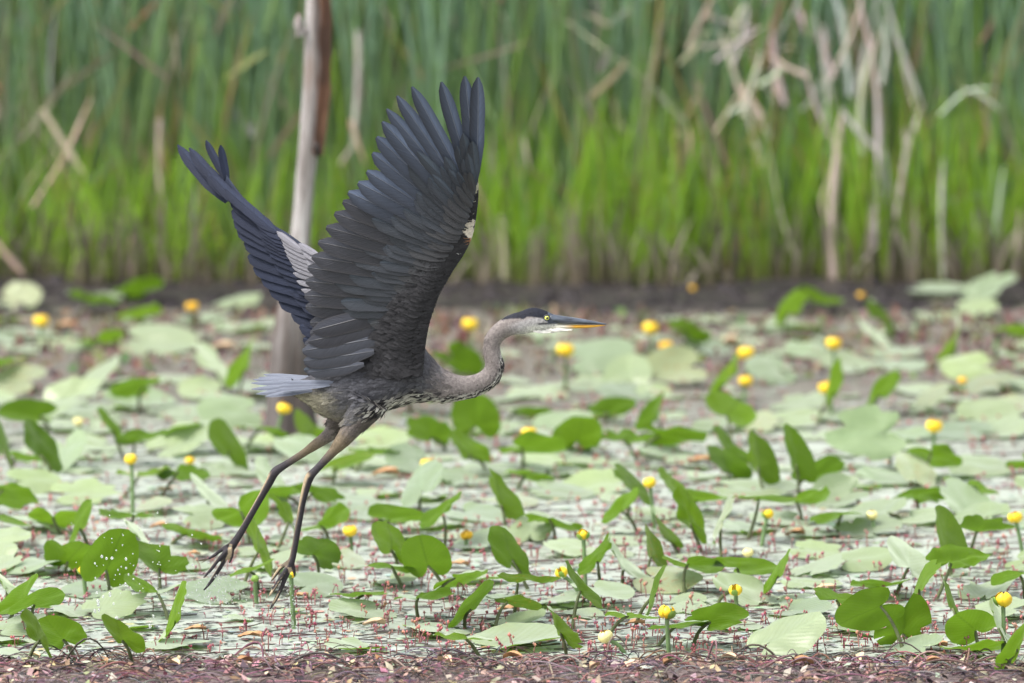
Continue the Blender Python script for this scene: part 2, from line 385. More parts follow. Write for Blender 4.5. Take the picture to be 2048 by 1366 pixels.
# bird coordinates (outline units) of every vertex
X0, Z0 = P(1024, 683).x, P(1024, 683).z
def bird_ab(c): return 1024 + (c[:, 0] - X0) * PXM, 683 - (c[:, 2] - Z0) * PXM * math.cos(PITCH)
bx, by = bird_ab(co)
LC = np.array([tuple(c) for c, h, k in LS]); LH = np.array([tuple(h) for c, h, k in LS])
d2 = ((co[:, None, 0] - LC[None, :, 0]) ** 2 + (co[:, None, 2] - LC[None, :, 2]) ** 2); si = d2.argmin(1)
vv = 0.5 - 0.5 * ((co - LC[si]) * LH[si]).sum(1) / (LH[si] ** 2).sum(1)          # 0 back, 1 breast
sidx = si / 4.0
def seg_dist(px, py, chain):
    best = np.full(px.shape, 1e9); tt = np.zeros(px.shape); sgn = np.zeros(px.shape); rr = np.ones(px.shape)
    for i in range(len(chain) - 1):
        a = np.array(chain[i][:2], float); q = np.array(chain[i + 1][:2], float); d = q - a; l2 = d @ d
        t_ = np.clip(((px - a[0]) * d[0] + (py - a[1]) * d[1]) / l2, 0, 1)
        ex = px - (a[0] + d[0] * t_); ey = py - (a[1] + d[1] * t_); ds = np.hypot(ex, ey)
        s = (ex * -d[1] + ey * d[0]) / math.sqrt(l2); k = ds < best
        best = np.where(k, ds, best); tt = np.where(k, i + t_, tt); sgn = np.where(k, s, sgn); rr = np.where(k, chain[i][2] * (1 - t_) + chain[i + 1][2] * t_, rr)
    return best, tt, sgn / rr
pn = np.array([mnoise.noise(Vector((a / 16, q / 5, 0))) for a, q in zip(bx, by)])
pf = np.array([mnoise.noise(Vector((a / 5, q / 5, 4))) for a, q in zip(bx, by)])
# streaks run along the neck and breast
st = np.array([mnoise.noise(Vector((s * 1.7, v_ * 17 + y_ * 60, 2.0))) for s, v_, y_ in zip(sidx, vv, co[:, 1])])
C = np.zeros((nv, 3))
def setc(mask, c): C[mask] = c
def blend(mask_f, c):
    global C
    mf = np.clip(mask_f, 0, 1)[:, None]; C = C * (1 - mf) + np.array(c) * mf
def sstep(x, a, q): tq = np.clip((x - a) / (q - a), 0, 1); return tq * tq * (3 - 2 * tq)
C[:] = (0.105, 0.105, 0.120)
blend(sstep(sidx, 6.5, 8.5), (0.285, 0.25, 0.238))
blend(sstep(vv, 0.62, 0.9) * (1 - sstep(sidx, 5, 7)) * (0.3 + 0.9 * pn), (0.27, 0.245, 0.20))
blend(sstep(vv, 0.35, 0.6) * (1 - sstep(sidx, 1.6, 3.2)), (0.37, 0.34, 0.25))
blend(sstep(vv, 0.66, 0.8) * sstep(sidx, 3.0, 4.0) * (1 - sstep(sidx, 12.2, 13.2)) * sstep(st, -0.05, 0.12), (0.62, 0.60, 0.55))
blend(sstep(vv, 0.62, 0.76) * sstep(sidx, 3.0, 4.0) * (1 - sstep(sidx, 12.2, 13.2)) * sstep(-st, 0.0, 0.16), (0.035, 0.032, 0.038))
blend(sstep(sidx, 15.5, 17.5) * sstep(vv, 0.25, 0.5), (0.52, 0.50, 0.50))
blend(sstep(sidx, 16.5, 18.5) * sstep(vv, 0.55, 0.75), (0.80, 0.79, 0.74))
crown = np.interp(bx, [1004, 1020, 1040, 1046, 1054, 1066, 1082, 1100, 1120], [639.5, 636.5, 635.5, 637.5, 632, 631.5, 634.5, 641, 642])
blend((sidx > 15) * (1 - sstep(by, crown - 1.5, crown + 1.2)) * (bx > 1003), (0.022, 0.024, 0.036))
blend((sidx > 18) * (1 - sstep(np.abs(by - 645.5 + (bx - 1090) * 0.02), 1.2, 2.8)) * sstep(bx, 1072, 1080), (0.05, 0.05, 0.06))
blend((sidx > 19.5) * (bx > 1096) * (1 - sstep(by, 644, 647)), (0.10, 0.115, 0.15))
C *= (1 + 0.35 * pf[:, None])
leg_m = np.zeros(nv, bool)
for chain, toes, y0 in ((NEAR_LEG, TOES_N, YN), (FAR_LEG, TOES_F, YF)):
    ds, tt, sg = seg_dist(bx, by, chain); own = (ds < 48) & (np.abs(co[:, 1] - y0) < 0.05) & (by > 815)
    own &= (by > np.interp(bx, [560, 640, 700, 760], [800, 826, 838, 822]))
    leg_m |= own & (tt > 1.5)
    br = np.stack([0.185 + 0.08 * pn, 0.16 + 0.07 * pn, 0.148 + 0.06 * pn], 1)
    tan = np.array((0.42, 0.33, 0.22)); dk = np.array((0.045, 0.04, 0.046))
    lc = br * (1 - sstep(tt, 2, 3.4)[:, None]) + (tan * 0.5) * sstep(tt, 2, 3.4)[:, None]
    side = sg if chain is NEAR_LEG else sg
    k2 = sstep(tt, 3.6, 5.2)[:, None]; lc = lc * (1 - k2) + dk * 1.4 * k2
    k3 = sstep(tt, 6.0, 6.8)[:, None]; lc = lc * (1 - k3) + dk * k3
    pale = (sstep(tt, 6.2, 6.9) * (1 - sstep(tt, 8.2, 10.5)) * sstep(sg, 0.25, 0.7) + 0.35 * sstep(tt, 8, 10) * sstep(sg, 0.5, 0.9))[:, None]
    lc = lc * (1 - pale) + tan * 1.05 * pale
    C[own] = lc[own]
    for k, ch in enumerate(toes):
        ds, tt2, sg2 = seg_dist(bx, by, ch); o2 = (ds < 9) & (by > chain[-1][1] + 2) & (np.abs(co[:, 1] - y0) < 0.06)
        leg_m |= o2; pl = (sstep(sg2, 0.2, 0.6) * (1 - sstep(tt2, 2.2, 3)) * 0.9)[:, None]
        C[o2] = (dk * (1 - pl) + tan * 1.35 * pl)[o2]
C = np.clip(C * 0.74, 0.01, 0.9)
me.name = 'body'; me.materials.clear(); me.materials.append(M_PLUME)
me.polygons.foreach_set('use_smooth', [True] * len(me.polygons))
ca = me.color_attributes.new('Col', 'FLOAT_COLOR', 'POINT'); c4 = np.ones((nv, 4), np.float32); c4[:, :3] = C; ca.data.foreach_set('color', c4.ravel())
body = bpy.data.objects.new('body', me); COL.objects.link(body); body.parent = heron; body.location = -wloc(heron)

# --- contour feathers that make the outline soft
acc = Acc(); idx = np.random.permutation(nv); cnt = 0
for i in idx:
    if cnt >= 9000: break
    if leg_m[i] and by[i] > 880: continue
    if sidx[i] > 19.3 or (leg_m[i] and R(0, 1) < 0.4): continue
    neck = sidx[i] > 8.5
    if neck and R(0, 1) < 0.35: continue
    c = Vector(co[i]); n = Vector(no[i])
    j = si[i]; fl = Vector(LC[max(j - 2, 0)] - LC[min(j + 2, len(LC) - 1)]).normalized()
    if leg_m[i]: fl = Vector((-0.62, 0, -0.78))
    if not neck and vv[i] > 0.6: fl = (fl + Vector((0, 0, -0.25))).normalized()
    fl = (fl - n * fl.dot(n)); 
    if fl.length < 0.2: continue
    fl.normalize(); fl = (fl + n * R(0.03, 0.2) + n.cross(fl) * R(-0.25, 0.25)).normalized(); sd = n.cross(fl).normalized()
    L = R(0.010, 0.016) if neck else R(0.016, 0.028)
    if sidx[i] > 15: L = R(0.006, 0.011)
    if leg_m[i]: L = R(0.009, 0.015)
    W = L * R(0.12, 0.2); k = R(0.72, 1.28)
    cc = tuple(np.clip(C[i] * k, 0.01, 0.95))
    b0 = c - n * 0.001
    acc.add([b0 - sd * W * .4, b0 + sd * W * .4, b0 + fl * L * .55 + sd * W, b0 + fl * L, b0 + fl * L * .55 - sd * W], [(0, 1, 2, 4), (4, 2, 3)], cc); cnt += 1
o = acc.obj('plumage', M_PLUME, heron); o['kind'] = 'stuff'

# --- bill, eye
def bill_part(name, top, bot, mat, k):
    v = []; f = []; n = 12
    A = smooth_pts([Vector((*p, 0)) for p in top], 3); B = smooth_pts([Vector((*p, 0)) for p in bot], 3)
    for i, (a, q) in enumerate(zip(A, B)):
        pa, pb = P(a.x, a.y), P(q.x, q.y); c = (pa + pb) / 2; h = (pa - pb) / 2
        wdt = k * (1 - i / (len(A) - 1)) ** 0.8 + 0.0012
        for j in range(n):
            an = 2 * math.pi * j / n; v.append(c + h * math.cos(an) + Vector((0, 1, 0)) * (wdt * math.sin(an)))
    for i in range(len(A) - 1):
        for j in range(n): a = i * n + j; q = i * n + (j + 1) % n; f.append((a, a + n, q + n, q))
    f.append(tuple(range(n))); f.append(tuple(range(len(v) - 1, len(v) - n - 1, -1)))
    return obj(name, v, f, mat, heron)
m, t, b = mat_new('upper_bill'); tc = nd(t, 'TexCoord').outputs['Object']
n = noise_n(t, 90, 4, mapped(t, tc, (0.25, 1, 1)))
t.links.new(ramp(t, n, [(0.35, (0.03, 0.035, 0.048)), (0.65, (0.105, 0.125, 0.16))]), b.inputs['Base Color']); b.inputs['Roughness'].default_value = 0.3
M_BILL = m
m, t, b = mat_new('lower_bill'); tc = nd(t, 'TexCoord').outputs['Object']; sx = nd(t, 'SeparateXYZ'); t.links.new(tc, sx.inputs[0])
xb = P(1138, 655).x - G(600, 1272).x
t.links.new(mixc(t, ramp(t, math_n(t, 'MULTIPLY', math_n(t, 'SUBTRACT', sx.outputs[0], xb - 0.012), 40.0), [(0, (0, 0, 0)), (1, (1, 1, 1))]), (0.62, 0.60, 0.50), mixc(t, noise_n(t, 80, 3, tc), (0.45, 0.21, 0.02), (0.75, 0.40, 0.03))), b.inputs['Base Color']); b.inputs['Roughness'].default_value = 0.35
M_BILLY = m
bill_part('upper_bill', [(1098, 627), (1120, 631), (1145, 634.5), (1167, 638), (1192, 643), (1213, 647.3)], [(1098, 646), (1120, 647.5), (1145, 648.5), (1167, 648.8), (1192, 649), (1213, 649.3)], M_BILL, 0.0125)
bill_part('lower_bill', [(1100, 647), (1120, 648.3), (1145, 649.2), (1167, 649.5), (1190, 649.6), (1210, 649.9)], [(1100, 659), (1120, 658.5), (1145, 657), (1167, 656.6), (1190, 654.6), (1210, 650.9)], M_BILLY, 0.0095)
def blob(c, r, n=10, mm=7, sc3=(1, 1, 1), wob=0.0):
    v = []; f = []
    for i in range(mm + 1):
        th = math.pi * i / mm
        for j in range(n):
            a = 2 * math.pi * j / n; d = Vector((math.sin(th) * math.cos(a), math.sin(th) * math.sin(a), math.cos(th)))
            rr = r * (1 + wob * mnoise.noise(d * 2.0 + Vector(c) * 50)); v.append(Vector(c) + Vector((d.x * rr * sc3[0], d.y * rr * sc3[1], d.z * rr * sc3[2])))
    for i in range(mm):
        for j in range(n): a = i * n + j; q = i * n + (j + 1) % n; f.append((a, a + n, q + n, q))
    return v, f
M_IRIS = simple('yellow_iris', (0.75, 0.78, 0.16), 0.15, 0.1, 100, 0.6)
M_PUPIL = simple('pupil', (0.008, 0.008, 0.01), 0.08, 0.1, 100, 0.8)
M_LID = simple('eye_ring', (0.05, 0.055, 0.07), 0.5, 0.1, 100)
rows = [i for i in range(nv) if abs(bx[i] - 1093.6) < 3 and abs(by[i] - 636) < 3]
for s in (-1, 1):
    yy = s * max(abs(co[i, 1]) for i in rows); e = P(1093.6, 636, yy)
    v, f = blob(e + Vector((0, -s * 0.0032, 0)), 0.0060); eye = obj('eye', v, f, M_IRIS, heron)
    v, f = blob(e + Vector((0.0006, s * 0.0012, 0)), 0.0029, 10, 7, (1, 0.7, 1)); obj('pupil', v, f, M_PUPIL, eye)
    ring = [e + Vector((0.0072 * math.cos(a), -s * 0.0006, 0.0064 * math.sin(a))) for a in [2 * math.pi * i / 14 for i in range(15)]]
    v, f = tube(ring, 0.0016, 6, False); obj('eyelid', v, f, M_LID, eye)
# crown plume
v, f = tube([P(a, q, 0) for a, q in ((1046, 626), (1030, 629), (1014, 634), (1003, 639.5))], [0.004, 0.0036, 0.0024, 0.0006], 8)
obj('crest', v, f, simple('black_crest', (0.022, 0.024, 0.034), 0.6), heron)
M_CHIN = col_mat('chin_plumes', 0.7)
acc = Acc()
for i in range(60):
    a = R(1066, 1120); q = np.interp(a, [1070, 1118], [662, 656]); y0 = R(-0.014, 0.004)
    acc.add(*ribbon([P(a, q, y0), P(a + 12, q + 3.0, y0), P(a + R(22, 28), q + R(2, 5), y0)], [0.004, 0.004, 0.0008], Vector((0, 0.3, 1)).normalized()), (0.74, 0.72, 0.66))
acc.obj('chin_plume', M_CHIN, heron)['kind'] = 'stuff'

# --- near wing, underside towards the camera
def ndep(px, py): return -0.085 - 0.24 * max(0, (720 - py)) / 550 + 0.10 * (860 - px) / 260
N_LE = [(846, 752), (851, 692), (861, 640), (879, 590), (904, 545), (929, 507), (945, 472), (953, 432), (957, 392), (956, 350)]
N_RE = [(688, 752), (705, 705), (738, 655), (775, 605), (818, 550), (858, 505), (890, 472), (915, 442), (935, 412), (950, 362)]
wing = None
def arm_mesh(LE, RE, dep, name, mat, colf, parent, thick, sgn):
    A = smooth_pts([Vector((*p, 0)) for p in LE], 4); B = smooth_pts([Vector((*p, 0)) for p in RE], 4); v = []; f = []; c = []; n = 16
    for i, (a, q) in enumerate(zip(A, B)):
        s = i / (len(A) - 1); th = thick * (1 - 0.72 * s)
        for j in range(n):
            an = 2 * math.pi * j / n; x = 0.5 - 0.5 * math.cos(an)                   # 0 leading, 1 rear
            prof = math.sin(an) * (0.55 + 0.45 * (1 - x)) * (abs(math.sin(an)) ** 0.1)
            px, py = a.x + (q.x - a.x) * x, a.y + (q.y - a.y) * x
            v.append(P(px, py, dep(px, py) - sgn * prof * th)); c.append(colf(px, py, x, s))
    for i in range(len(A) - 1):
        for j in range(n): a = i * n + j; q = i * n + (j + 1) % n; f.append((a, q, q + n, a + n))
    f.append(tuple(range(n))); f.append(tuple(range(len(v) - 1, len(v) - n - 1, -1)))
    return obj(name, v, f, mat, parent, col=c)
def near_col(px, py, x, s):
    n = mnoise.noise(Vector((px / 9, py / 9, 0)))
    c = np.array((0.043, 0.042, 0.046)) * (1 + 0.5 * n)
    if x < 0.25: c = c * (0.75)
    g = math.hypot((px - 944) / 9, (py - 466) / 30) + 0.9 * mnoise.noise(Vector((px / 3.5, py / 3.5, 6)))
    if g < .8 and px > 932: c = np.array((0.62, 0.56, 0.47)) if py < 475 else np.array((0.30, 0.15, 0.075))
    g2 = math.hypot((px - 950) / 8, (py - 372) / 12)
    if g2 < 1: c = np.array((0.5, 0.48, 0.36))
    return tuple(np.clip(c, 0.01, 0.9))
wing = arm_mesh(N_LE, N_RE, ndep, 'wing', M_PLUME, near_col, heron, 0.026, 1)
wing['label'] = 'near wing raised with its dark grey underside showing'
NT = [(962, 152), (937, 149), (888, 160), (828, 169), (797, 188), (779, 212), (764, 242), (753, 273), (745, 305), (735, 340),
      (717, 364), (698, 382), (686, 404), (670, 426), (654, 452), (638, 484), (625, 514), (617, 537), (613, 563), (611, 590), (613, 616), (622, 646), (622, 668), (612, 690), (607, 704), (610, 724), (616, 747)]
VN = Vector((0, -1, 0.12)).normalized()
for i, tp in enumerate(NT):
    np_ = 10
    s = 9.0 - 2.9 * i / np_ if i < np_ else 6.1 - (i - np_) / (len(NT) - 1 - np_) * 5.6
    le = poly_at(N_LE, s); re = poly_at(N_RE, s); k = 0.55
    bse = (le[0] + (re[0] - le[0]) * k, le[1] + (re[1] - le[1]) * k)
    lay = -0.0011 * (len(NT) - i)
    wd = 0.037 if i < 6 else (0.046 if i < 10 else 0.052)
    if i >= len(NT) - 3: wd = 0.046
    feather('feather', P(*bse, ndep(*bse) + lay + 0.012), P(*tp, ndep(*tp) + lay * 1.0 + (0.02 if i < 6 else 0.0)), wd, VN, -0.06, M_F_UNDER if i < 12 else M_F_SEC, wing,
            bend=0.03, camber=0.06, point=0.4 if i < 7 else 0.1, curve=R(-.012, .012) - (0.02 if i < 6 else 0), N=14)
def covert_row(n, s0, s1, kb, ln, wd, mat, ob, ot, jit=0.1):
    for i in range(n):
        s = s0 + (s1 - s0) * (i + R(-jit, jit)) / (n - 1); le = poly_at(N_LE, s); re = poly_at(N_RE, s)
        b0 = Vector((le[0] + (re[0] - le[0]) * kb, le[1] + (re[1] - le[1]) * kb))
        q = (9.0 - s) / 2.9 * 10 if s > 6.1 else 10 + (6.1 - s) / 5.6 * (len(NT) - 11); tp = Vector(poly_at(NT, q))
        L = ln * R(0.7, 1.15) * (0.7 if s > 7.5 else 1.0); lay = -0.0011 * (len(NT) - q)
        d = (tp - b0).normalized(); e = b0 + d * L
        feather('covert', P(*b0, ndep(*b0) + lay * .5 + ob), P(*e, ndep(*e) + lay + ot), wd * (0.6 if s > 7.2 else 1.0), VN, R(-0.10, 0.02), mat, wing, bend=0.0, camber=0.06, point=0.3, N=8, curve=R(-.05, .05))
covert_row(32, 8.8, 0.4, 0.52, 150, 0.046, M_F_COV, -0.006, -0.0035, .35)
covert_row(34, 8.6, 0.4, 0.46, 104, 0.034, M_F_COV, -0.011, -0.0065, .45)
covert_row(38, 8.4, 0.4, 0.40, 66, 0.026, M_F_COV2, -0.016, -0.0095, .5)
for i, (a, q, wd) in enumerate((((806, 612), (626, 664), .050), ((806, 640), (617, 686), .050), ((776, 672), (605, 704), .048), ((748, 702), (608, 726), .044), ((728, 728), (617, 748), .034))):
    feather('tertial', P(*a, -0.094 + .003 * i), P(*q, -0.072 + .004 * i), wd, VN, -0.06, M_F_SEC if i < 2 else M_F_TERT, wing, bend=0.0, camber=0.08, point=0.15, N=12, curve=R(.0, .05))
# small marginal coverts over the arm
acc = Acc()
for k in range(2300):
    s = R(0.0, 9.0); x = R(0.0, 0.80) ** 1.3; le = poly_at(N_LE, s); re = poly_at(N_RE, s)
    px, py = le[0] + (re[0] - le[0]) * x, le[1] + (re[1] - le[1]) * x
    an = math.acos(1 - 2 * max(0.001, min(0.999, x))); th = 0.026 * (1 - 0.72 * s / 9) * math.sin(an) * (0.55 + 0.45 * (1 - x))
    c = np.array(near_col(px, py, x, s / 9)) * R(0.90, 1.12)
    if s > 6.2 and x > 0.15 and R(0, 1) < 0.10: c = np.array((0.52, 0.50, 0.40))
    if x < 0.2 and 2 < s < 5.6 and R(0, 1) < 0.006: c = np.array((0.5, 0.5, 0.48))
    d = (Vector((re[0] - le[0], re[1] - le[1])).normalized() * 0.9 + Vector((0, -0.5 if s > 6 else 0.05))).normalized(); L = R(16, 30) if x > 0.15 else R(7, 13)
    wdt = L * 0.24
    b0 = Vector((px, py)); e2 = Vector((-d.y, d.x)); dy = ndep(px, py) - th
    q = [b0 - e2 * wdt * .5, b0 + e2 * wdt * .5, b0 + d * L * .6 + e2 * wdt, b0 + d * L, b0 + d * L * .6 - e2 * wdt]; lift = (0, 0, -0.001, -0.002, -0.001)
    acc.add([P(p.x, p.y, dy + z - 0.0015) for p, z in zip(q, lift)], [(0, 1, 2, 4), (4, 2, 3)], tuple(np.clip(c, .01, .9)))
acc.obj('marginal_coverts', M_PLUME, wing)['kind'] = 'stuff'

# --- far wing, upper side towards the camera
def fdep(px, py): return 0.05 + 0.42 * max(0, (650 - px)) / 290
F_LE = [(700, 640), (668, 560), (640, 515), (612, 493), (575, 466), (533, 441), (495, 404), (468, 370), (452, 347)]
F_RE = [(640, 690), (628, 612), (612, 575), (592, 545), (562, 512), (524, 478), (492, 440), (466, 398), (448, 362)]
def far_col(px, py, x, s):
    n = mnoise.noise(Vector((px / 9, py / 9, 3))); return tuple(np.clip(np.array((0.022, 0.028, 0.048)) * (1 + 0.4 * n), .01, .9))
wing2 = arm_mesh(F_LE, F_RE, fdep, 'wing', M_PLUME, far_col, heron, 0.018, 1)
wing2['label'] = 'far wing with navy flight feathers and pale grey shoulder coverts'
FT = [(441, 290), (412, 281), (349, 297), (372, 303), (398, 322), (422, 349), (441, 372), (462, 402), (466, 421), (470, 440), (477, 459), (491, 485), (498, 512), (509, 535), (525, 557), (541, 579), (560, 602), (584, 627), (600, 652), (607, 678), (618, 700)]
VF = Vector((0, -1, 0.25)).normalized()
def far_dir(i):
    k = min(1, max(0, (i - 4) / 9)); d = Vector((0.70 * (1 - k) + 0.97 * k, 0.72 * (1 - k) + 0.27 * k)); return d.normalized()
for i, tp in enumerate(FT):
    if i < 2: bse = ((457, 368), (453, 362))[i]
    else: d = far_dir(i); L = 150 if i < 6 else 120; bse = (tp[0] + d.x * L, tp[1] + d.y * L)
    lay = -0.0009 * i
    feather('feather', P(*bse, fdep(*bse) + lay + 0.004), P(*tp, fdep(*tp) + lay), 0.020 if i < 2 else (0.030 if i < 8 else 0.042), VF, 0.05, M_F_UPPER, wing2,
            bend=0.015, camber=0.06, point=0.6 if i < 6 else 0.15, curve=(0.05 if i in (2, 3) else 0.0), N=12)
for i in range(26):                                   # dark greater coverts
    q = 3 + i * (len(FT) - 5) / 25; tp = Vector(poly_at(FT, q)); d = far_dir(q); k = R(.38, .6)
    e = tp + d * (120 * k); b0 = tp + d * 138
    feather('covert', P(*b0, fdep(*b0) - 0.024), P(*e, fdep(*e) - 0.0215), 0.030, VF, 0.04, M_F_UPPER, wing2, bend=0.0, camber=0.05, point=0.2, N=8)
PC = [((604, 500), (554, 463)), ((618, 508), (563, 479)), ((626, 520), (566, 489)), ((632, 530), (570, 501)), ((640, 540), (574, 511)), ((645, 548), (580, 521)), ((650, 556), (585, 533)), ((652, 562), (587, 546)), ((655, 575), (594, 562)), ((660, 588), (603, 579)),
      ((640, 512), (598, 487)), ((648, 528), (606, 503)), ((655, 545), (612, 521))]
for i, (a, q) in enumerate(PC):
    feather('pale_covert', P(*a, fdep(*a) - 0.036 - i * .0008), P(*q, fdep(*q) - 0.034 - i * .0008), 0.0165, VF, 0.12, M_F_PALE, wing2, bend=0.01, camber=0.25, point=0.35, N=8)

# --- tail
tail_at = (688, 764)
TT = [(527, 749), (517, 755), (506, 759), (502, 766), (503, 778), (512, 788), (530, 793), (548, 791)]
for i, tp in enumerate(TT):
    y0 = 0.035 - 0.011 * i
    feather('tail_feather', P(tail_at[0] - 10, tail_at[1] - 4 + i * 1.2, y0 * .3), P(*tp, y0 - 0.01), 0.0150, Vector((0, -0.9, 0.35)).normalized(), 0.28, M_F_TAIL, heron, bend=0.0, camber=0.2, point=0.55, N=12)
for i in range(3):
    feather('tail_covert', P(690, 764 + i * .5, -0.052), P(566 - i * 8, 764 + i * 8, -0.046 - .003 * i), 0.0125, Vector((0, -0.9, 0.35)).normalized(), 0.1, M_F_TAIL, heron, bend=0.0, camber=0.1, point=0.5, N=10)
for i in range(6):
    feather('tail_covert', P(712, 738 + i * 5, -0.045), P(640 - R(0, 14), 750 + i * 3.2, -0.034), 0.022, Vector((0, -0.8, 0.5)).normalized(), 0.1, M_F_COV, heron, bend=0.0, camber=0.1, point=0.3, N=8)

# ------------------------------------------------------------------ dead tree trunk
TR = [(575, 905, 62), (577, 870, 55), (578, 830, 49), (578, 780, 45), (580, 720, 43), (582, 660, 38), (588, 600, 31), (594, 540, 25), (601, 470, 21), (607, 400, 20), (613, 330, 20), (620, 260, 21), (626, 190, 22), (629, 120, 22), (630, 60, 21), (631, 0, 19), (634, -80, 18), (640, -220, 17), (648, -420, 13)]
YT = G(575, 868).y
pts = smooth_pts([Vector(p) for p in TR], 5); v = []; f = []; n = 40; sT = pxm_at(P(575, 868, YT))
for i, p in enumerate(pts):
    c = P(p.x, p.y, YT); r = p.z / sT * .93; hz = c.z
    for j in range(n):
        a = 2 * math.pi * j / n
        g = 0.10 * mnoise.noise(Vector((math.cos(a) * 2.2, math.sin(a) * 2.2, hz * 1.2))) + 0.07 * mnoise.noise(Vector((math.cos(a) * 7, math.sin(a) * 7, hz * 1.6)))
        fl = 1 + 0.25 * max(0, 1 - hz / 0.25) * (0.5 + 0.5 * math.cos(3 * a + 0.7)) if hz < 0.25 else 1
        v.append(c + Vector((math.cos(a), math.sin(a), 0)) * (r * (1 + g) * fl))
for i in range(len(pts) - 1):
    for j in range(n): a = i * n + j; q = i * n + (j + 1) % n; f.append((a, q, q + n, a + n))
f.append(tuple(range(len(v) - n, len(v))))
m, t, b = mat_new('weathered_wood'); tc = nd(t, 'TexCoord').outputs['Object']
n1 = noise_n(t, 38, 5, mapped(t, tc, (1, 1, 0.06)), 0.65); n2 = noise_n(t, 4, 4, mapped(t, tc, (1, 1, 0.5))); n3 = noise_n(t, 14, 3, mapped(t, tc, (1, 1, 0.3)))
c = ramp(t, n1, [(0.32, (0.075, 0.06, 0.054)), (0.45, (0.21, 0.185, 0.178)), (0.58, (0.42, 0.395, 0.395)), (0.76, (0.53, 0.505, 0.51))])
c = mixc(t, ramp(t, n3, [(0.50, (0, 0, 0)), (0.68, (.75, .75, .75))]), c, (0.17, 0.125, 0.105))
sz = nd(t, 'SeparateXYZ'); t.links.new(tc, sz.inputs[0])
wet = ramp(t, math_n(t, 'ADD', sz.outputs[2], math_n(t, 'MULTIPLY', n2, 0.22)), [(0.30, (1, 1, 1)), (0.62, (0, 0, 0))])
c = mixc(t, math_n(t, 'MULTIPLY', wet, 0.85), c, (0.06, 0.047, 0.043))
t.links.new(c, b.inputs['Base Color']); b.inputs['Roughness'].default_value = 0.85; bump(t, b, n1, 0.6, 0.01); M_WOOD = m
m, t, b = mat_new('peeling_bark'); tc = nd(t, 'TexCoord').outputs['Object']
n1 = noise_n(t, 22, 5, mapped(t, tc, (1, 1, 0.25)))
t.links.new(ramp(t, n1, [(0.32, (0.035, 0.018, 0.013)), (0.52, (0.13, 0.055, 0.03)), (0.7, (0.30, 0.15, 0.085))]), b.inputs['Base Color'])
b.inputs['Roughness'].default_value = 0.8; bump(t, b, n1, 0.8, 0.01); M_BARK = m
dead = empty('dead_tree', G(575, 880)); tag(dead, 'bare bleached dead tree trunk standing in the pond behind the heron', 'dead tree')
obj('trunk', v, f, M_WOOD, dead)
def bark_strip(name, rows, a0, a1, mat, lift):
    v = []; f = []; n = 8
    for k, (py, w0, w1) in enumerate(rows):
        i = min(range(len(pts)), key=lambda i: abs(pts[i].y - py)); p = pts[i]; c = P(p.x, py, YT); r = p.z / sT * 1.10 + lift
        for layer in (0, 1):
            for j in range(n + 1):
                a = a0 + w0 + (a1 - a0 - w0 + w1) * j / n; rr = r + (0.006 if layer == 0 else 0.0) + 0.004 * mnoise.noise(Vector((a * 4, py * .03, layer)))
                v.append(c + Vector((math.cos(a), math.sin(a), 0)) * rr)
    w_ = n + 1
    for k in range(len(rows) - 1):
        for j in range(n):
            o_ = k * 2 * w_; a = o_ + j; f.append((a, a + 1, a + 1 + 2 * w_, a + 2 * w_)); a += w_; f.append((a + 1, a, a + 2 * w_, a + 1 + 2 * w_))
        for e in (0, n):
            a = k * 2 * w_ + e; f.append((a, a + w_, a + 3 * w_, a + 2 * w_))
    f.append(tuple(list(range(w_)) + list(range(2 * w_ - 1, w_ - 1, -1))))
    e = (len(rows) - 1) * 2 * w_; f.append(tuple(list(range(e, e + w_)) + list(range(e + 2 * w_ - 1, e + w_ - 1, -1))))
    return obj(name, v, f, mat, dead)
rows = [(-60, 0, 0)] + [(y, 0.22 * mnoise.noise(Vector((y * .02, 1, 0))), 0.1 * mnoise.noise(Vector((y * .03, 7, 0)))) for y in range(-20, 300, 20)] + [(300, -0.05, 0), (308, 0.15, -0.1)]
bark_strip('bark_strip', rows, -1.22, 0.75, M_BARK, 0.006)
v, f = tube([P(604, 72, YT - .03), P(599, 62, YT - .03), P(597, 45, YT - .03), P(597, 28, YT - .03)], [0.006, 0.012, 0.014, 0.004], 7); obj('bark_chip', v, f, M_WOOD, dead)
v, f = tube([P(612, 62, YT - .03), P(600, 68, YT - .03), P(590, 72, YT - .03)], [0.010, 0.008, 0.004], 7); obj('branch_stub', v, f, M_WOOD, dead)
v, f = tube([P(631, 285, YT - .055), P(634, 300, YT - .058), P(637, 314, YT - .055)], [0.006, 0.010, 0.003], 7); obj('knot', v, f, simple('dark_knot', (0.02, 0.014, 0.012)), dead)

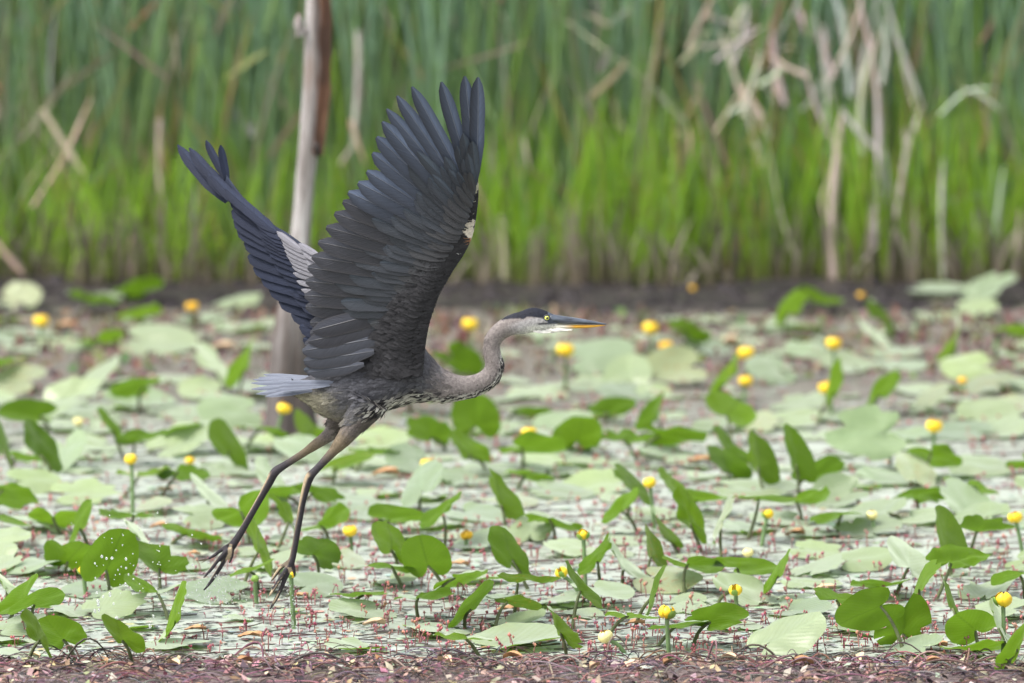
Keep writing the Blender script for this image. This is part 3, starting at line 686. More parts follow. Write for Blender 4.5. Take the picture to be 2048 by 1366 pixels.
# ------------------------------------------------------------------ lily leaves
TRUNK_G = G(577, 878)
FLOWERS = [(82, 641, 34, 'y', 26, 0), (384, 612, 26, 'o', 30, 4), (940, 647, 34, 'y', 50, 3), (1131, 699, 36, 'y', 66, -4), (1301, 655, 34, 'y', 30, 6), (1332, 690, 28, 'o', 26, 10), (1492, 705, 36, 'y', 34, 2),
           (1492, 761, 30, 'y', 30, -4), (1667, 686, 34, 'y', 60, 2), (1654, 774, 36, 'y', 46, 12), (1868, 851, 36, 'y', 50, -6), (1925, 760, 20, 'o', 24, 5), (568, 816, 31, 'y', 74, -26), (1058, 865, 34, 'y', 32, 4),
           (978, 830, 20, 'o', 24, 0), (157, 843, 22, 'p', 14, 0), (856, 927, 32, 'y', 18, 6), (261, 918, 28, 'g', 100, 4), (380, 920, 20, 'y', 22, 0), (700, 1061, 31, 'y', 34, 4), (1166, 1069, 28, 'g', 90, 6),
           (1123, 1145, 29, 'g', 46, 58), (933, 1069, 26, 'o', 14, 0), (1299, 965, 28, 'g', 80, 14), (1535, 1027, 25, 'g', 52, -14), (1744, 1030, 25, 'p', 26, 0), (2030, 1034, 30, 'y', 60, 22), (1471, 1180, 30, 'g', 34, 6),
           (1335, 1224, 37, 'g', 88, 8), (1211, 1273, 33, 'p', 18, 50), (2006, 1198, 40, 'g', 100, -2), (1496, 1105, 24, 'p', 30, 20), (166, 1140, 25, 'g', 44, 10), (582, 1148, 22, 'g', 100, 8), (510, 1157, 18, 'b', 44, 6), (1722, 590, 16, 'o', 12, 0), (1386, 576, 14, 'o', 10, 0)]

def blade_mesh(e1, e2, n, L, W, c0, fold, cup, wav, notch, seed, NA=34, NR=6):
    """heart-shaped blade about its stalk joint; the tip lies along e1"""
    v = []; f = []; uv = []
    hw = W / 2
    def rim(th):
        a = abs(th)
        x = math.cos(a); 
        r = 0.70 * L * max(0.0, x) ** 1.3 + hw * (abs(math.sin(a)) ** 0.9) * (0.98 if x >= 0 else 1.02)
        if x >= 0: r = ((0.70 * L * x) ** 2 + (hw * 1.02 * math.sin(a)) ** 2) ** 0.5 * (1 - 0.09 * math.sin(2 * a) ** 2 + 0.07 * x ** 9)
        else: r = hw * 1.02 * (1 - 0.12 * (-x) ** 1.5)
        sinus = 1 - math.exp(-((math.pi - a) / 0.36) ** 2); r *= 0.07 + 0.93 * sinus
        return r
    off = 0.20 * L                                       # so that c0 is the middle of the blade
    v.append(c0 - e1 * off); uv.append((0, 0))
    for j in range(NA):
        th = -math.pi + 2 * math.pi * (j + 0.5) / NA; rr = rim(th) * (1 + 0.035 * mnoise.noise(Vector((math.cos(th) * 2.5, math.sin(th) * 2.5, seed))))
        if notch:
            rr *= 1 - notch * max(0, mnoise.noise(Vector((math.cos(th) * 3.4, math.sin(th) * 3.4, seed + 9))) - 0.02) * 2.0
        for i in range(1, NR + 1):
            q = (i / NR) ** 0.85; x = rr * q * math.cos(th); y = rr * q * math.sin(th); yn = y / hw; xn = x / L
            z = fold * abs(y) + cup * (yn * yn * hw) + wav * L * (0.6 * mnoise.noise(Vector((xn * 3 + seed, yn * 1.6, seed))) + 0.5 * q * q * mnoise.noise(Vector((math.cos(th) * 2.2 + seed, math.sin(th) * 2.2, 3.3)))) - 0.10 * cup * xn * xn * L
            v.append(c0 + e1 * (x - off) + e2 * y + n * z); uv.append((xn, y / L))
    for j in range(NA - 1):
        a = 1 + j * NR; q = 1 + (j + 1) * NR
        f.append((0, a, q))
        for i in range(NR - 1): f.append((a + i, a + i + 1, q + i + 1, q + i))
    return v, f, uv
LEAF_LOG = []
def place_leaf(cx, cy, wpx, hpx, side, ang=None, mat=None, notch=0, lift=None, fold=None, wav=None, L=None, filler=False):
    if ang is None:
        if hpx >= 0.72 * wpx: ang = 90 + R(-24, 24)
        else: ang = random.choice((0, 180)) + R(-9, 9)
    vert = abs(math.sin(math.radians(ang))) > 0.6; wpx *= 1.03; hpx *= 1.05
    al, aw = (hpx, wpx) if vert else (wpx, hpx)
    g = G(cx, cy + hpx * 0.3); s = pxm_at(g); la, wa = al / s, aw / s
    L = L or max(la * 1.03, R(0.135, 0.175)); W = max(wa * 1.03, 0.76 * L)
    if W > 0.92 * L: L = W / 0.92
    bt, ph = math.acos(min(1, la / L)), math.acos(min(1, wa / W))
    d = ray(cx, cy).normalized(); ca, sa = math.cos(math.radians(ang)), math.sin(math.radians(ang)); im = RT * ca + UPV * sa
    best = None
    for sb in (-1, 1):
        e1 = (im * math.cos(bt) + d * (sb * math.sin(bt))).normalized(); u = e1.cross(d).normalized(); vd = e1.cross(u).normalized()
        for sp in (-1, 1):
            for fl in (-1, 1):
                e2 = (u * math.cos(ph) + vd * (sp * math.sin(ph))).normalized() * fl; n = e1.cross(e2)
                if (side == 't') != (n.dot(d) < 0): continue
                if best is None or n.z > best[0]: best = (n.z, e1, e2, n)
    nz, e1, e2, n = best
    flat = side == 't' and nz > 0.93
    fold = fold if fold is not None else (R(0.0, 0.22) if side == 't' else R(-0.05, 0.3))
    wav = wav if wav is not None else (R(0.05, 0.12) if not flat else R(0.03, 0.075))
    c0 = G(cx, cy); seed = R(0, 100)
    if not notch and R(0, 1) < .3: notch = R(.12, .4)
    v, f, uv = blade_mesh(e1, e2, n, L, W, c0, fold, R(-0.25, 0.15), wav, notch, seed)
    zs = sorted(p.z for p in v); mz = zs[int(len(zs) * 0.03)]
    if lift is None: lift = 0.004 if side == 't' and nz > 0.8 else R(0.008, 0.05)
    sh = d * ((lift - mz) / d.z); v = [p + sh for p in v]
    v = [Vector((p.x, p.y, max(p.z, 0.003 + 0.002 * mnoise.noise(p * 9)))) if flat else p for p in v]
    mi = mat if mat is not None else random.choices((0, 1, 2, 3), (5, 3, 2.4, 0.7))[0]
    j0 = v[0]
    if flat:
        o = obj('lily_leaf', v, f, M_LEAF[mi], None, (j0.x, j0.y, 0), uv=uv)
    else:
        rx = j0 + Vector((R(-0.05, 0.05) - e1.x * 0.03, R(-0.03, 0.05), 0)); rx.z = -0.02
        o = empty('lily_leaf', (rx.x, rx.y, 0)); obj('blade', v, f, M_LEAF[mi], o, uv=uv)
        mid = (rx + j0) / 2 + Vector((R(-.02, .02), 0, 0.02))
        tv, tf = tube(bez(rx, mid, j0 - n * 0.002, 6), [0.0052, 0.005, 0.0046, 0.0044, 0.004, 0.0036, 0.003], 6); obj('stalk', tv, tf, M_STALK, o)
    LEAF_LOG.append(dict(o=o, x=cx, y=cy, w=wpx, h=hpx, side=side, ang=ang, flat=flat, nz=nz, mat=mi, notch=notch, L=L, fold=fold, g=Vector((j0.x, j0.y, 0)), lift=j0.z, e1=e1))
    return o

LEAVES = [  # centre x, y, width, height seen, face (t upper, u under), options
    (34, 600, 82, 58, 't'), (273, 577, 94, 34, 'u', dict(ang=20, mat=2)), (188, 598, 62, 26, 'u', dict(mat=2)), (62, 659, 78, 20, 't'), (20, 678, 82, 22, 't'), (27, 637, 42, 13, 'u'), (316, 684, 140, 62, 't', dict(mat=0)),
    (273, 632, 62, 26, 'u', dict(mat=1)), (424, 724, 50, 66, 't', dict(ang=110, mat=1)), (489, 727, 40, 60, 'u', dict(mat=1)), (270, 772, 80, 38, 'u', dict(mat=2)), (205, 751, 54, 50, 't'),
    (147, 790, 108, 46, 't', dict(ang=24)), (277, 804, 132, 38, 't'), (38, 758, 84, 60, 't'), (56, 830, 110, 44, 'u', dict(mat=2)), (362, 823, 118, 22, 't'), (461, 823, 116, 66, 't', dict(mat=2)), (366, 880, 140, 56, 't', dict(ang=24)),
    (458, 887, 70, 70, 'u', dict(mat=1)), (79, 893, 60, 74, 'u', dict(mat=2)), (126, 909, 84, 66, 't', dict(ang=265)), (41, 914, 52, 30, 'u'), (284, 878, 76, 30, 'u', dict(ang=22, mat=2)), (369, 854, 42, 30, 'u'), (188, 892, 80, 36, 't'),
    (530, 857, 40, 28, 'u'), (530, 890, 92, 34, 't', dict(ang=-24)), (619, 866, 84, 34, 'u', dict(ang=44, mat=1, fold=.5)), (171, 984, 130, 50, 't'), (369, 945, 66, 46, 'u', dict(ang=-25, mat=2)), (290, 950, 54, 14, 'u'), (22, 990, 90, 46, 'u', dict(ang=-30, mat=0)),
    (413, 990, 52, 44, 't'), (6, 885, 30, 70, 'u'), (109, 1040, 88, 34, 'u', dict(ang=-68, mat=1)), (78, 1042, 48, 32, 't'), (160, 1045, 36, 58, 'u'), (144, 1112, 92, 62, 'u', dict(ang=48, mat=0)), (222, 1118, 96, 112, 'u', dict(ang=66, mat=0)),
    (230, 1206, 124, 54, 't', dict(ang=20)), (66, 1126, 72, 34, 't'), (253, 1031, 72, 22, 'u', dict(mat=2)), (290, 1016, 56, 34, 't'), (312, 1122, 80, 72, 'u', dict(ang=120)), (283, 1076, 30, 44, 't', dict(ang=120)), (386, 1068, 56, 34, 'u', dict(mat=1)), (368, 1130, 74, 34, 't'),
    (350, 1224, 30, 74, 'u', dict(ang=78, lift=.006)), (428, 1180, 104, 58, 't', dict(ang=170, mat=2)), (490, 1030, 96, 62, 'u', dict(ang=-42, mat=0)), (517, 1092, 44, 60, 'u', dict(mat=1)), (505, 1140, 32, 22, 'u', dict(ang=40)), (630, 1170, 84, 54, 't', dict(ang=10)),
    (575, 1027, 30, 72, 'u', dict(ang=105, mat=1)), (562, 990, 70, 34, 'u', dict(mat=2)), (655, 1052, 66, 46, 'u'), (636, 1102, 84, 56, 'u', dict(ang=38)), (684, 1118, 64, 50, 't', dict(ang=-50)), (45, 1192, 60, 44, 'u'), (74, 1200, 72, 44, 'u', dict(ang=55)),
    (12, 1168, 46, 34, 't'), (32, 1248, 96, 38, 't', dict(ang=20)), (76, 1266, 34, 70, 'u', dict(mat=1)), (116, 1266, 80, 74, 'u', dict(ang=130, mat=0)), (130, 1214, 76, 20, 't'), (25, 1306, 58, 28, 't'), (305, 1184, 44, 26, 'u'), (550, 1130, 70, 40, 't'),
    (798, 1037, 92, 38, 'u', dict(ang=8, mat=0)), (780, 1086, 64, 66, 'u', dict(ang=100, mat=1)), (851, 1114, 90, 82, 'u', dict(ang=105, mat=0)), (1000, 992, 54, 76, 'u', dict(ang=100, mat=1)), (888, 1022, 52, 40, 'u', dict(mat=2)), (955, 1030, 96, 42, 't', dict(ang=-18)),
    (870, 1050, 78, 24, 't'), (1062, 1054, 80, 62, 't'), (1112, 1044, 72, 32, 'u', dict(ang=-25)), (1020, 1100, 62, 92, 'u', dict(ang=106, mat=0)), (955, 1088, 82, 42, 't'), (1145, 1096, 92, 40, 't'), (1196, 1112, 54, 50, 'u', dict(mat=2)), (1245, 1012, 50, 48, 'u'),
    (1247, 1128, 54, 44, 't'), (1337, 1156, 116, 54, 't', dict(ang=-8)), (1058, 1164, 106, 16, 'u', dict(lift=.07, ang=2)), (945, 1208, 54, 50, 'u', dict(ang=70)), (990, 1196, 62, 18, 't', dict(lift=.05, ang=8)), (1160, 1172, 42, 44, 'u'), (1208, 1182, 76, 40, 't', dict(ang=-22, lift=.03)),
    (1123, 1194, 56, 28, 't', dict(ang=25)), (1030, 1207, 76, 20, 'u', dict(ang=-16, mat=3)), (850, 1196, 66, 18, 'u', dict(mat=2)), (715, 1188, 60, 11, 'u', dict(mat=2)), (798, 1158, 60, 34, 't'), (1046, 1284, 190, 40, 't', dict(ang=9)), (870, 1258, 74, 26, 't'), (1268, 1234, 58, 24, 'u', dict(ang=-18, mat=1)),
    (724, 1220, 104, 40, 't'), (1311, 1183, 28, 26, 'u', dict(mat=2)), (1360, 1250, 44, 14, 'u', dict(ang=12)), (1322, 1060, 30, 44, 'u'), (1379, 1030, 48, 84, 'u', dict(ang=100, mat=1)), (1536, 995, 86, 15, 'u', dict(lift=.09, ang=3, mat=2)), (1508, 976, 160, 38, 't'), (1676, 992, 112, 62, 't', dict(ang=200)),
    (1843, 992, 70, 42, 'u', dict(ang=22, mat=2)), (1930, 1002, 92, 72, 't'), (1946, 974, 54, 34, 'u', dict(ang=-32, mat=1)), (1734, 1058, 132, 40, 't', dict(ang=8)), (1635, 1102, 112, 36, 't'), (1727, 1116, 112, 46, 't', dict(ang=10)), (1638, 1133, 76, 40, 't', dict(ang=32)), (1621, 1166, 112, 20, 't'),
    (1898, 1074, 56, 94, 'u', dict(ang=95, mat=1)), (1919, 1119, 80, 48, 'u', dict(ang=20, mat=0, lift=.07)), (1977, 1060, 106, 24, 'u', dict(lift=.07, ang=4)), (1491, 1132, 80, 42, 'u', dict(ang=10, lift=.04)), (1437, 1234, 88, 64, 'u', dict(ang=30, lift=.035)), (1572, 1268, 150, 74, 't', dict(ang=28)),
    (1600, 1222, 96, 34, 't'), (1738, 1222, 120, 76, 'u', dict(ang=205, mat=0, lift=.05)), (1808, 1246, 108, 104, 'u', dict(ang=80, mat=0, notch=.55, lift=.0)), (1768, 1172, 44, 22, 'u', dict(ang=16)), (1840, 1168, 34, 52, 'u', dict(mat=1, notch=.3)), (1940, 1252, 86, 68, 'u', dict(ang=140, mat=0, lift=.01)),
    (1905, 1206, 30, 46, 'u', dict(ang=100)), (1980, 1182, 72, 58, 't', dict(ang=50)), (2032, 1149, 44, 26, 'u'), (2038, 1282, 40, 78, 'u', dict(ang=75, mat=0)), (2008, 1326, 84, 38, 't'), (1997, 1248, 36, 34, 't'), (1389, 1132, 66, 42, 'u', dict(ang=-28)), (1444, 1036, 30, 28, 't'),
    (857, 862, 80, 64, 'u', dict(ang=110, mat=0)), (950, 834, 92, 84, 'u', dict(ang=95, mat=0)), (820, 923, 86, 58, 't', dict(mat=2)), (843, 964, 76, 62, 't', dict(mat=2)), (936, 897, 60, 54, 'u', dict(mat=1)), (1158, 869, 96, 64, 'u', dict(ang=75, mat=1)), (1066, 897, 108, 42, 'u', dict(ang=-6, lift=.05)),
    (1254, 875, 66, 36, 'u', dict(ang=40)), (1226, 817, 66, 46, 'u', dict(ang=30, mat=2)), (1345, 872, 120, 36, 'u', dict(ang=-4, mat=0)), (919, 722, 88, 56, 'u', dict(ang=-35, mat=2)), (1052, 817, 82, 18, 'u', dict(mat=2)), (1196, 708, 132, 66, 't', dict(ang=14)), (1257, 746, 92, 70, 't'),
    (1350, 738, 112, 68, 't'), (1076, 783, 122, 34, 't'), (1380, 660, 62, 44, 'u', dict(mat=0)), (1127, 848, 112, 48, 't', dict(mat=2)), (1062, 950, 60, 30, 'u'), (1264, 968, 52, 44, 'u'), (1196, 971, 132, 46, 't'), (1461, 821, 98, 52, 'u', dict(ang=48, mat=1)), (1437, 854, 78, 24, 't', dict(ang=24)),
    (1512, 845, 72, 44, 't', dict(ang=66)), (1516, 916, 56, 84, 'u', dict(ang=92, mat=1)), (1590, 909, 50, 94, 'u', dict(ang=98, mat=0)), (1638, 944, 84, 46, 'u', dict(ang=30, mat=2)), (1735, 866, 146, 102, 't', dict(ang=185, mat=2)), (1451, 930, 62, 62, 'u', dict(mat=2)), (1871, 913, 74, 58, 'u', dict(ang=-50, mat=1)),
    (1977, 831, 112, 58, 't', dict(ang=12)), (1973, 766, 78, 48, 't'), (1861, 797, 62, 52, 't'), (1539, 739, 82, 54, 't', dict(mat=2)), (1451, 756, 36, 60, 'u', dict(mat=1)), (1673, 766, 24, 86, 'u', dict(ang=85, mat=1)), (1580, 612, 54, 56, 'u', dict(mat=1)), (1761, 633, 46, 34, 'u'), (1738, 663, 36, 30, 't'),
    (1874, 578, 102, 20, 't', dict(lift=.02)), (1980, 577, 100, 44, 't', dict(ang=32, lift=.02)), (1943, 619, 82, 42, 't', dict(mat=1)), (1878, 636, 56, 26, 't', dict(ang=-20, mat=1)), (1912, 681, 32, 34, 'u'), (2030, 660, 60, 22, 'u'), (1640, 600, 80, 24, 'u', dict(ang=50, mat=1)), (470, 600, 90, 26, 't', dict(ang=18, mat=1)),
    (1420, 640, 80, 14, 't'), (1700, 735, 90, 44, 't'), (1920, 865, 120, 36, 't'), (1960, 930, 120, 40, 't'), (1780, 960, 100, 34, 't'), (1600, 835, 90, 30, 't'), (1330, 900, 90, 26, 't'), (760, 880, 110, 44, 't'), (720, 920, 90, 26, 't'), (1020, 1000, 80, 30, 't'), (1300, 1030, 96, 30, 't'), (1410, 1000, 76, 26, 'u', dict(ang=8)),
    (1560, 1040, 100, 32, 't'), (1500, 1060, 70, 22, 't'), (690, 925, 96, 26, 'u', dict(ang=24, mat=3)), (760, 905, 80, 18, 'u', dict(ang=-12, mat=2)), (640, 985, 66, 40, 'u', dict(mat=2)), (540, 960, 50, 60, 't'), (610, 1090, 56, 40, 't'), (700, 1000, 80, 40, 't'), (930, 960, 90, 40, 't'), (1100, 930, 90, 36, 't'),
    (240, 600, 70, 22, 't'), (110, 690, 90, 22, 't'), (400, 640, 90, 20, 't'), (480, 660, 70, 18, 't'), (520, 780, 80, 24, 't'), (1420, 700, 80, 40, 't'), (1620, 700, 90, 36, 't'), (1800, 730, 90, 26, 't'), (1010, 850, 80, 30, 't'), (1180, 770, 90, 30, 't'), (890, 780, 70, 30, 'u', dict(mat=1))]
for L_ in LEAVES:
    place_leaf(*L_[:5], **(L_[5] if len(L_) > 5 else {}))
taken = [(l['x'], l['y']) for l in LEAF_LOG]
nf = 0; tries = 0
while nf < 70 and tries < 4000:
    tries += 1
    y = 650 + 650 * R(0, 1) ** 0.85; x = R(-40, 2090)
    if min(((x - a) / 70) ** 2 + ((y - q) / 26) ** 2 for a, q in taken) < 1: continue
    if y > 1040 and R(0, 1) < 0.4: continue
    if 370 < x < 660 and y > 1130: continue
    u = R(0, 1)
    if u < 0.35: place_leaf(x, y, R(70, 120), R(20, 34), 't', filler=True)
    elif u < 0.7: place_leaf(x, y, R(64, 110), R(36, 64), 't', filler=True)
    elif u < 0.88: place_leaf(x, y, R(40, 75), R(18, 44), 'u', filler=True)
    else: place_leaf(x, y, R(30, 60), R(40, 66), 'u', filler=True)
    taken.append((x, y)); nf += 1

ac = Acc()                                              # the many small pads beyond the nearest three hundred
for i in range(230):
    y = 640 + 330 * R(0, 1) ** 1.3 if i < 170 else R(900, 1290); x = R(-40, 2090); g = G(x, y, .004); a_ = R(0, 6.28); e1 = Vector((math.cos(a_), math.sin(a_), R(-.05, .12))).normalized(); e2 = Vector((-e1.y, e1.x, R(-.12, .12))).normalized(); n_ = e1.cross(e2)
    L_ = R(.07, .15); v, f, uv = blade_mesh(e1, e2, n_, L_, L_ * R(.7, .85), g, R(0, .2), R(-.2, .1), R(.03, .10), R(0, .4), R(0, 100), 20, 3)
    mz = min(p.z for p in v); ac.add([p + Vector((0, 0, .002 - mz * .8)) for p in v], f, None, uv)
tag(ac.obj('small_lily_leaves', M_LEAF[0]), 'small pale lily leaves scattered flat between the larger ones', 'lily leaves', kind='stuff')
# words that single a leaf out: face, pose, colour, size and what stands beside it
fl_g = [(G(a, q + st_), k) for a, q, dm, k, st_, ln in FLOWERS]
KW = dict(y='open yellow flower', o='orange-tinged flower', p='pale cream flower', g='half-open flower', b='green flower bud')
def leaf_label(l):
    if l['flat']: pose = 'lying flat on the water'
    elif l['side'] == 't': pose = 'tilted up' if l['nz'] > 0.6 else 'upright, upper face showing'
    else:
        pose = 'held edge-on' if l['h'] < 0.3 * l['w'] else ('upright, underside showing' if l['h'] > 0.75 * l['w'] else 'leaning, underside showing')
    size = 'broad ' if l['L'] > 0.19 else ('small ' if max(l['w'], l['h']) < 52 else '')
    colr = {('t', 0): 'pale green', ('t', 1): 'light green', ('t', 2): 'grey-green', ('t', 3): 'browning pale', ('u', 0): 'green', ('u', 1): 'yellow-green', ('u', 2): 'dark green', ('u', 3): 'browning green'}[(l['side'], l['mat'])]
    extra = 'ragged ' if l['notch'] > .25 else ''
    near = sorted(((g - l['g']).length, k) for g, k in fl_g)[0]
    px, py = to_px(l['g'])
    if py > 1240: at = 'beside the twig mat'
    elif py < 650: at = 'along the mud bank'
    elif (l['g'] - TRUNK_G).length < 0.42: at = 'by the dead trunk'
    elif near[0] < 0.3: at = 'near a ' + KW[near[1]] if near[1] != 'o' and near[1] != 'y' else 'near an ' + KW[near[1]]
    elif 330 < px < 680 and py > 1000: at = "below the heron's legs"
    elif 480 < px < 1010 and py > 820: at = 'below the heron'
    elif py < 740: at = 'in red weed off the bank'
    else: at = 'among red sprouts' if py > 960 else 'among crowded leaves'
    return f'{extra}{size}{colr} lily leaf {pose} {at}'
labs = [leaf_label(l) for l in LEAF_LOG]
for l, lab in zip(LEAF_LOG, labs):
    if labs.count(lab) > 1:
        e = l['e1']; lab += ', tip reedward' if e.y > .7 else (', tip shoreward' if e.y < -.7 else (', tip skyward' if e.z > .6 else (', tip downward' if e.z < -.5 else (', tip bill-ward' if e.x > 0 else ', tip tail-ward'))))
    while len(lab.replace(',', ' ').split()) > 16: lab = lab.replace(' showing', '', 1) if ' showing' in lab else lab.rsplit(',', 1)[0]
    tag(l['o'], lab, 'lily leaf', 'lily leaves crowding the pond')

# ------------------------------------------------------------------ yellow pond-lily flowers
def sepal_mesh(c, r, az, open_, ax):
    u, w_ = frame_for(ax); v = []; f = []; nu, nw = 6, 7
    for i in range(nu + 1):
        th = 2.75 - (2.75 - open_) * i / nu                      # polar angle from the top axis
        for j in range(nw + 1):
            s = (j / nw - 0.5) * 2; hwid = 0.72 * math.sin(math.pi * min(1, 0.12 + 0.80 * i / nu)) ** 0.6
            ph = az + s * hwid; rr = r * (1 + 0.05 * (1 - s * s)) * (1.0 + 0.05 * math.cos(3 * az))
            d = (u * math.cos(ph) + w_ * math.sin(ph)) * math.sin(th) + ax * (math.cos(th) * 0.86); v.append(c + d * rr)
    for i in range(nu):
        for j in range(nw): a = i * (nw + 1) + j; f.append((a, a + 1, a + nw + 2, a + nw + 1))
    return v, f
for k, (fx, fy, dm, kind, stem, lean) in enumerate(FLOWERS):
    g = G(fx, fy + stem + dm / 2); y0 = g.y; c = P(fx, fy, y0); r = dm / 2 / pxm_at(c) * 0.94
    root = Vector((c.x + lean / PXM, y0 + R(-.02, .02), 0)); o = empty('pond_lily_flower', root)
    ax = Vector((R(-.15, .15) - lean * 0.006, R(-.15, .1), 1)).normalized()
    tv, tf = tube(bez(root - Vector((0, 0, 0.03)), (root + c) / 2 + Vector((R(-.008, .008), 0, .01)), c - ax * r * 0.55, 6), [0.0056, 0.0054, 0.005, 0.005, 0.0048, 0.0048, 0.005], 7); obj('stalk', tv, tf, M_STALKF, o)
    ms = {'y': M_SEPAL, 'o': M_SEPALO, 'p': M_SEPALP, 'g': M_SEPAL, 'b': M_SEPALG}[kind]
    op = {'y': 0.72, 'o': 0.85, 'p': 0.5, 'g': 0.42, 'b': 0.15}[kind]
    for i in range(3):
        sv, sf = sepal_mesh(c, r * 0.93, i * 2.094 + k, op * R(.85, 1.15), ax); obj('sepal', sv, sf, ms, o)
    for i in range(3):
        if kind in 'g' and i < 2:
            sv, sf = sepal_mesh(c, r, i * 2.094 + 1.05 + k, 1.25, ax); obj('sepal', sv, sf, M_SEPALG, o)['label'] = 'green outer sepal'
        else:
            sv, sf = sepal_mesh(c, r, i * 2.094 + 1.05 + k, op * R(.9, 1.2), ax); obj('sepal', sv, sf, ms, o)
    if kind in 'yop':
        dv, df = tube([c - ax * r * 0.1, c + ax * r * 0.42, c + ax * r * 0.5], [r * 0.45, r * 0.52, r * 0.42], 12); obj('stigma_disc', dv, df, M_DISC, o)
    near = sorted(((l['g'] - g).length, i) for i, l in enumerate(LEAF_LOG))[0]
    px, py = to_px(g)
    look = {'y': 'round yellow pond-lily flower', 'o': 'orange-tinged pond-lily flower', 'p': 'pale cream-yellow pond-lily flower', 'g': 'yellow pond-lily flower cupped in green sepals', 'b': 'closed green pond-lily bud'}[kind]
    hs_ = ' on a tall stalk' if stem > 70 else (' low on the water' if stem < 25 else ' on a short stalk')
    at = ' behind the twig mat' if py > 1235 else (' at the mud bank' if py < 650 else (' before the dead trunk' if abs(fx - 568) < 3 else (" by the heron's foot" if fx in (582, 510) else (' against a standing leaf' if LEAF_LOG[near[1]]['side'] == 'u' and near[0] < .2 else (' among pale leaves' if py < 1000 else ' among red sprouts')))))
    if fx in (940, 1131): at = " beyond the heron's neck" if fx == 940 else " below the heron's bill"
    tag(o, look + hs_ + at, 'flower', 'pond-lily flowers')

# ------------------------------------------------------------------ red sprouts standing on the water
M_RED = col_mat('red_sprout', 0.6, 0.15, 0.3, 0.25, 300)
def sprout(acc, at, h, s, simple_=False):
    lx, ly = R(-.3, .3) * h, R(-.3, .3) * h; top = at + Vector((lx, ly, h))
    c = random.choice(((0.36, 0.12, 0.14), (0.42, 0.17, 0.17), (0.30, 0.09, 0.11), (0.40, 0.20, 0.18)))
    tv, tf = tube([at - Vector((0, 0, .004)), at + Vector((lx * .3, ly * .3, h * .55)), top], [0.0013 * s, 0.0011 * s, 0.0009 * s], 3, False); acc.add(tv, tf, tuple(x * .85 for x in c))
    for i in range(R(0, 1) < .5 and 2 or 4):
        p = top + Vector((R(-1, 1), R(-1, 1), R(-.8, .8))) * 0.0036 * s; r = R(0.0015, 0.0031) * s
        q = [p + Vector(d) * r for d in ((1, 0, 0), (-1, 0, 0), (0, 1, 0), (0, -1, 0), (0, 0, 1.5), (0, 0, -1.2))]
        acc.add(q, [(0, 2, 4), (2, 1, 4), (1, 3, 4), (3, 0, 4), (2, 0, 5), (1, 2, 5), (3, 1, 5), (0, 3, 5)], tuple(min(1, x * R(.9, 1.5)) for x in c))
protos = []
for i in range(10):
    a = Acc(); sprout(a, Vector((0, 0, 0)), R(0.018, 0.032), 1.25)
    if i % 2: sprout(a, Vector((R(-.006, .006), R(-.01, .01), 0)), R(0.008, 0.018), 1.0)
    protos.append(mesh_data('red_sprout', a.v, a.f, M_RED, None, a.c))
def clump(x, y): return mnoise.noise(Vector((x * 1.7, y * 0.9, 5))) + 0.6 * mnoise.noise(Vector((x * 5, y * 2.6, 8)))
n = 0
while n < 290:
    px, py = R(0, 2048), 1310 - 230 * R(0, 1) ** 1.2; g = G(px, py)
    if clump(g.x, g.y) < R(-0.6, 0.35): continue
    o = bpy.data.objects.new('red_sprout', protos[n % 10]); COL.objects.link(o); o.location = g; o.rotation_euler.z = R(0, 6.28); k = R(.75, 1.3); o.scale = (k, k, k)
    tag(o, 'tiny red-budded sprout poking out of the water film', 'sprout', 'red sprouts on the water'); n += 1
acc = Acc(); n = 0
while n < 2700:
    px, py = R(-60, 2110), 645 + 670 * R(0, 1) ** 0.75; g = G(px, py)
    if clump(g.x, g.y) < R(-0.6, 0.4) and py > 740: continue
    sprout(acc, g, R(0.008, 0.026), R(.8, 1.25)); n += 1
for i in range(2600):                                          # brownish weed thick off the far bank
    px, py = R(-60, 2110), 628 + 130 * R(0, 1) ** 1.1; g = G(px, py); h = R(.006, .03) * (1.3 if clump(g.x, g.y) > 0 else .7); a_ = R(0, 6.28); w_ = Vector((math.cos(a_), math.sin(a_), 0)) * R(.004, .014)
    c = random.choice(((0.20, 0.12, 0.105), (0.26, 0.15, 0.135), (0.15, 0.11, 0.085), (0.24, 0.22, 0.14), (0.30, 0.23, 0.19), (0.09, 0.065, 0.06), (0.18, 0.23, 0.10)))
    acc.add([g - w_, g + w_, g + w_ * .5 + Vector((R(-.01, .01), 0, h)), g - w_ * .6 + Vector((R(-.01, .01), 0, h * .8))], [(0, 1, 2, 3)], tuple(k * R(.7, 1.2) for k in c))
tag(acc.obj('red_weed', M_RED), 'fine red-stemmed water weed spread over the pond surface', 'water weed', kind='stuff')

# ------------------------------------------------------------------ floating scraps
M_SCRAP = col_mat('floating_scraps', 0.5, 0, 0.4, 0.2, 120)
acc = Acc()
for i in range(9000):
    px, py = R(-60, 2110), 640 + 690 * R(0, 1) ** 0.6; g = G(px, py); a0 = R(0, 6.28); r = R(.004, .016); e = R(.3, .9); tl = R(-.25, .25)
    u = R(0, 1)
    c = (0.30, 0.34, 0.27) if u < .42 else ((0.40, 0.40, 0.36) if u < .62 else ((0.07, 0.055, 0.05) if u < .84 else ((0.20, 0.11, 0.09) if u < .95 else (0.5, 0.33, 0.2))))
    c = tuple(x * R(.75, 1.2) for x in c); z = R(.002, .005)
    q = []
    for j in range(6):
        an = j * 1.047; x, y = r * math.cos(an) * R(.8, 1.15), r * e * math.sin(an); q.append(g + Vector((x * math.cos(a0) - y * math.sin(a0), x * math.sin(a0) + y * math.cos(a0), z + tl * x * .25)))
    acc.add(q, [(0, 1, 2, 3, 4, 5)], c)
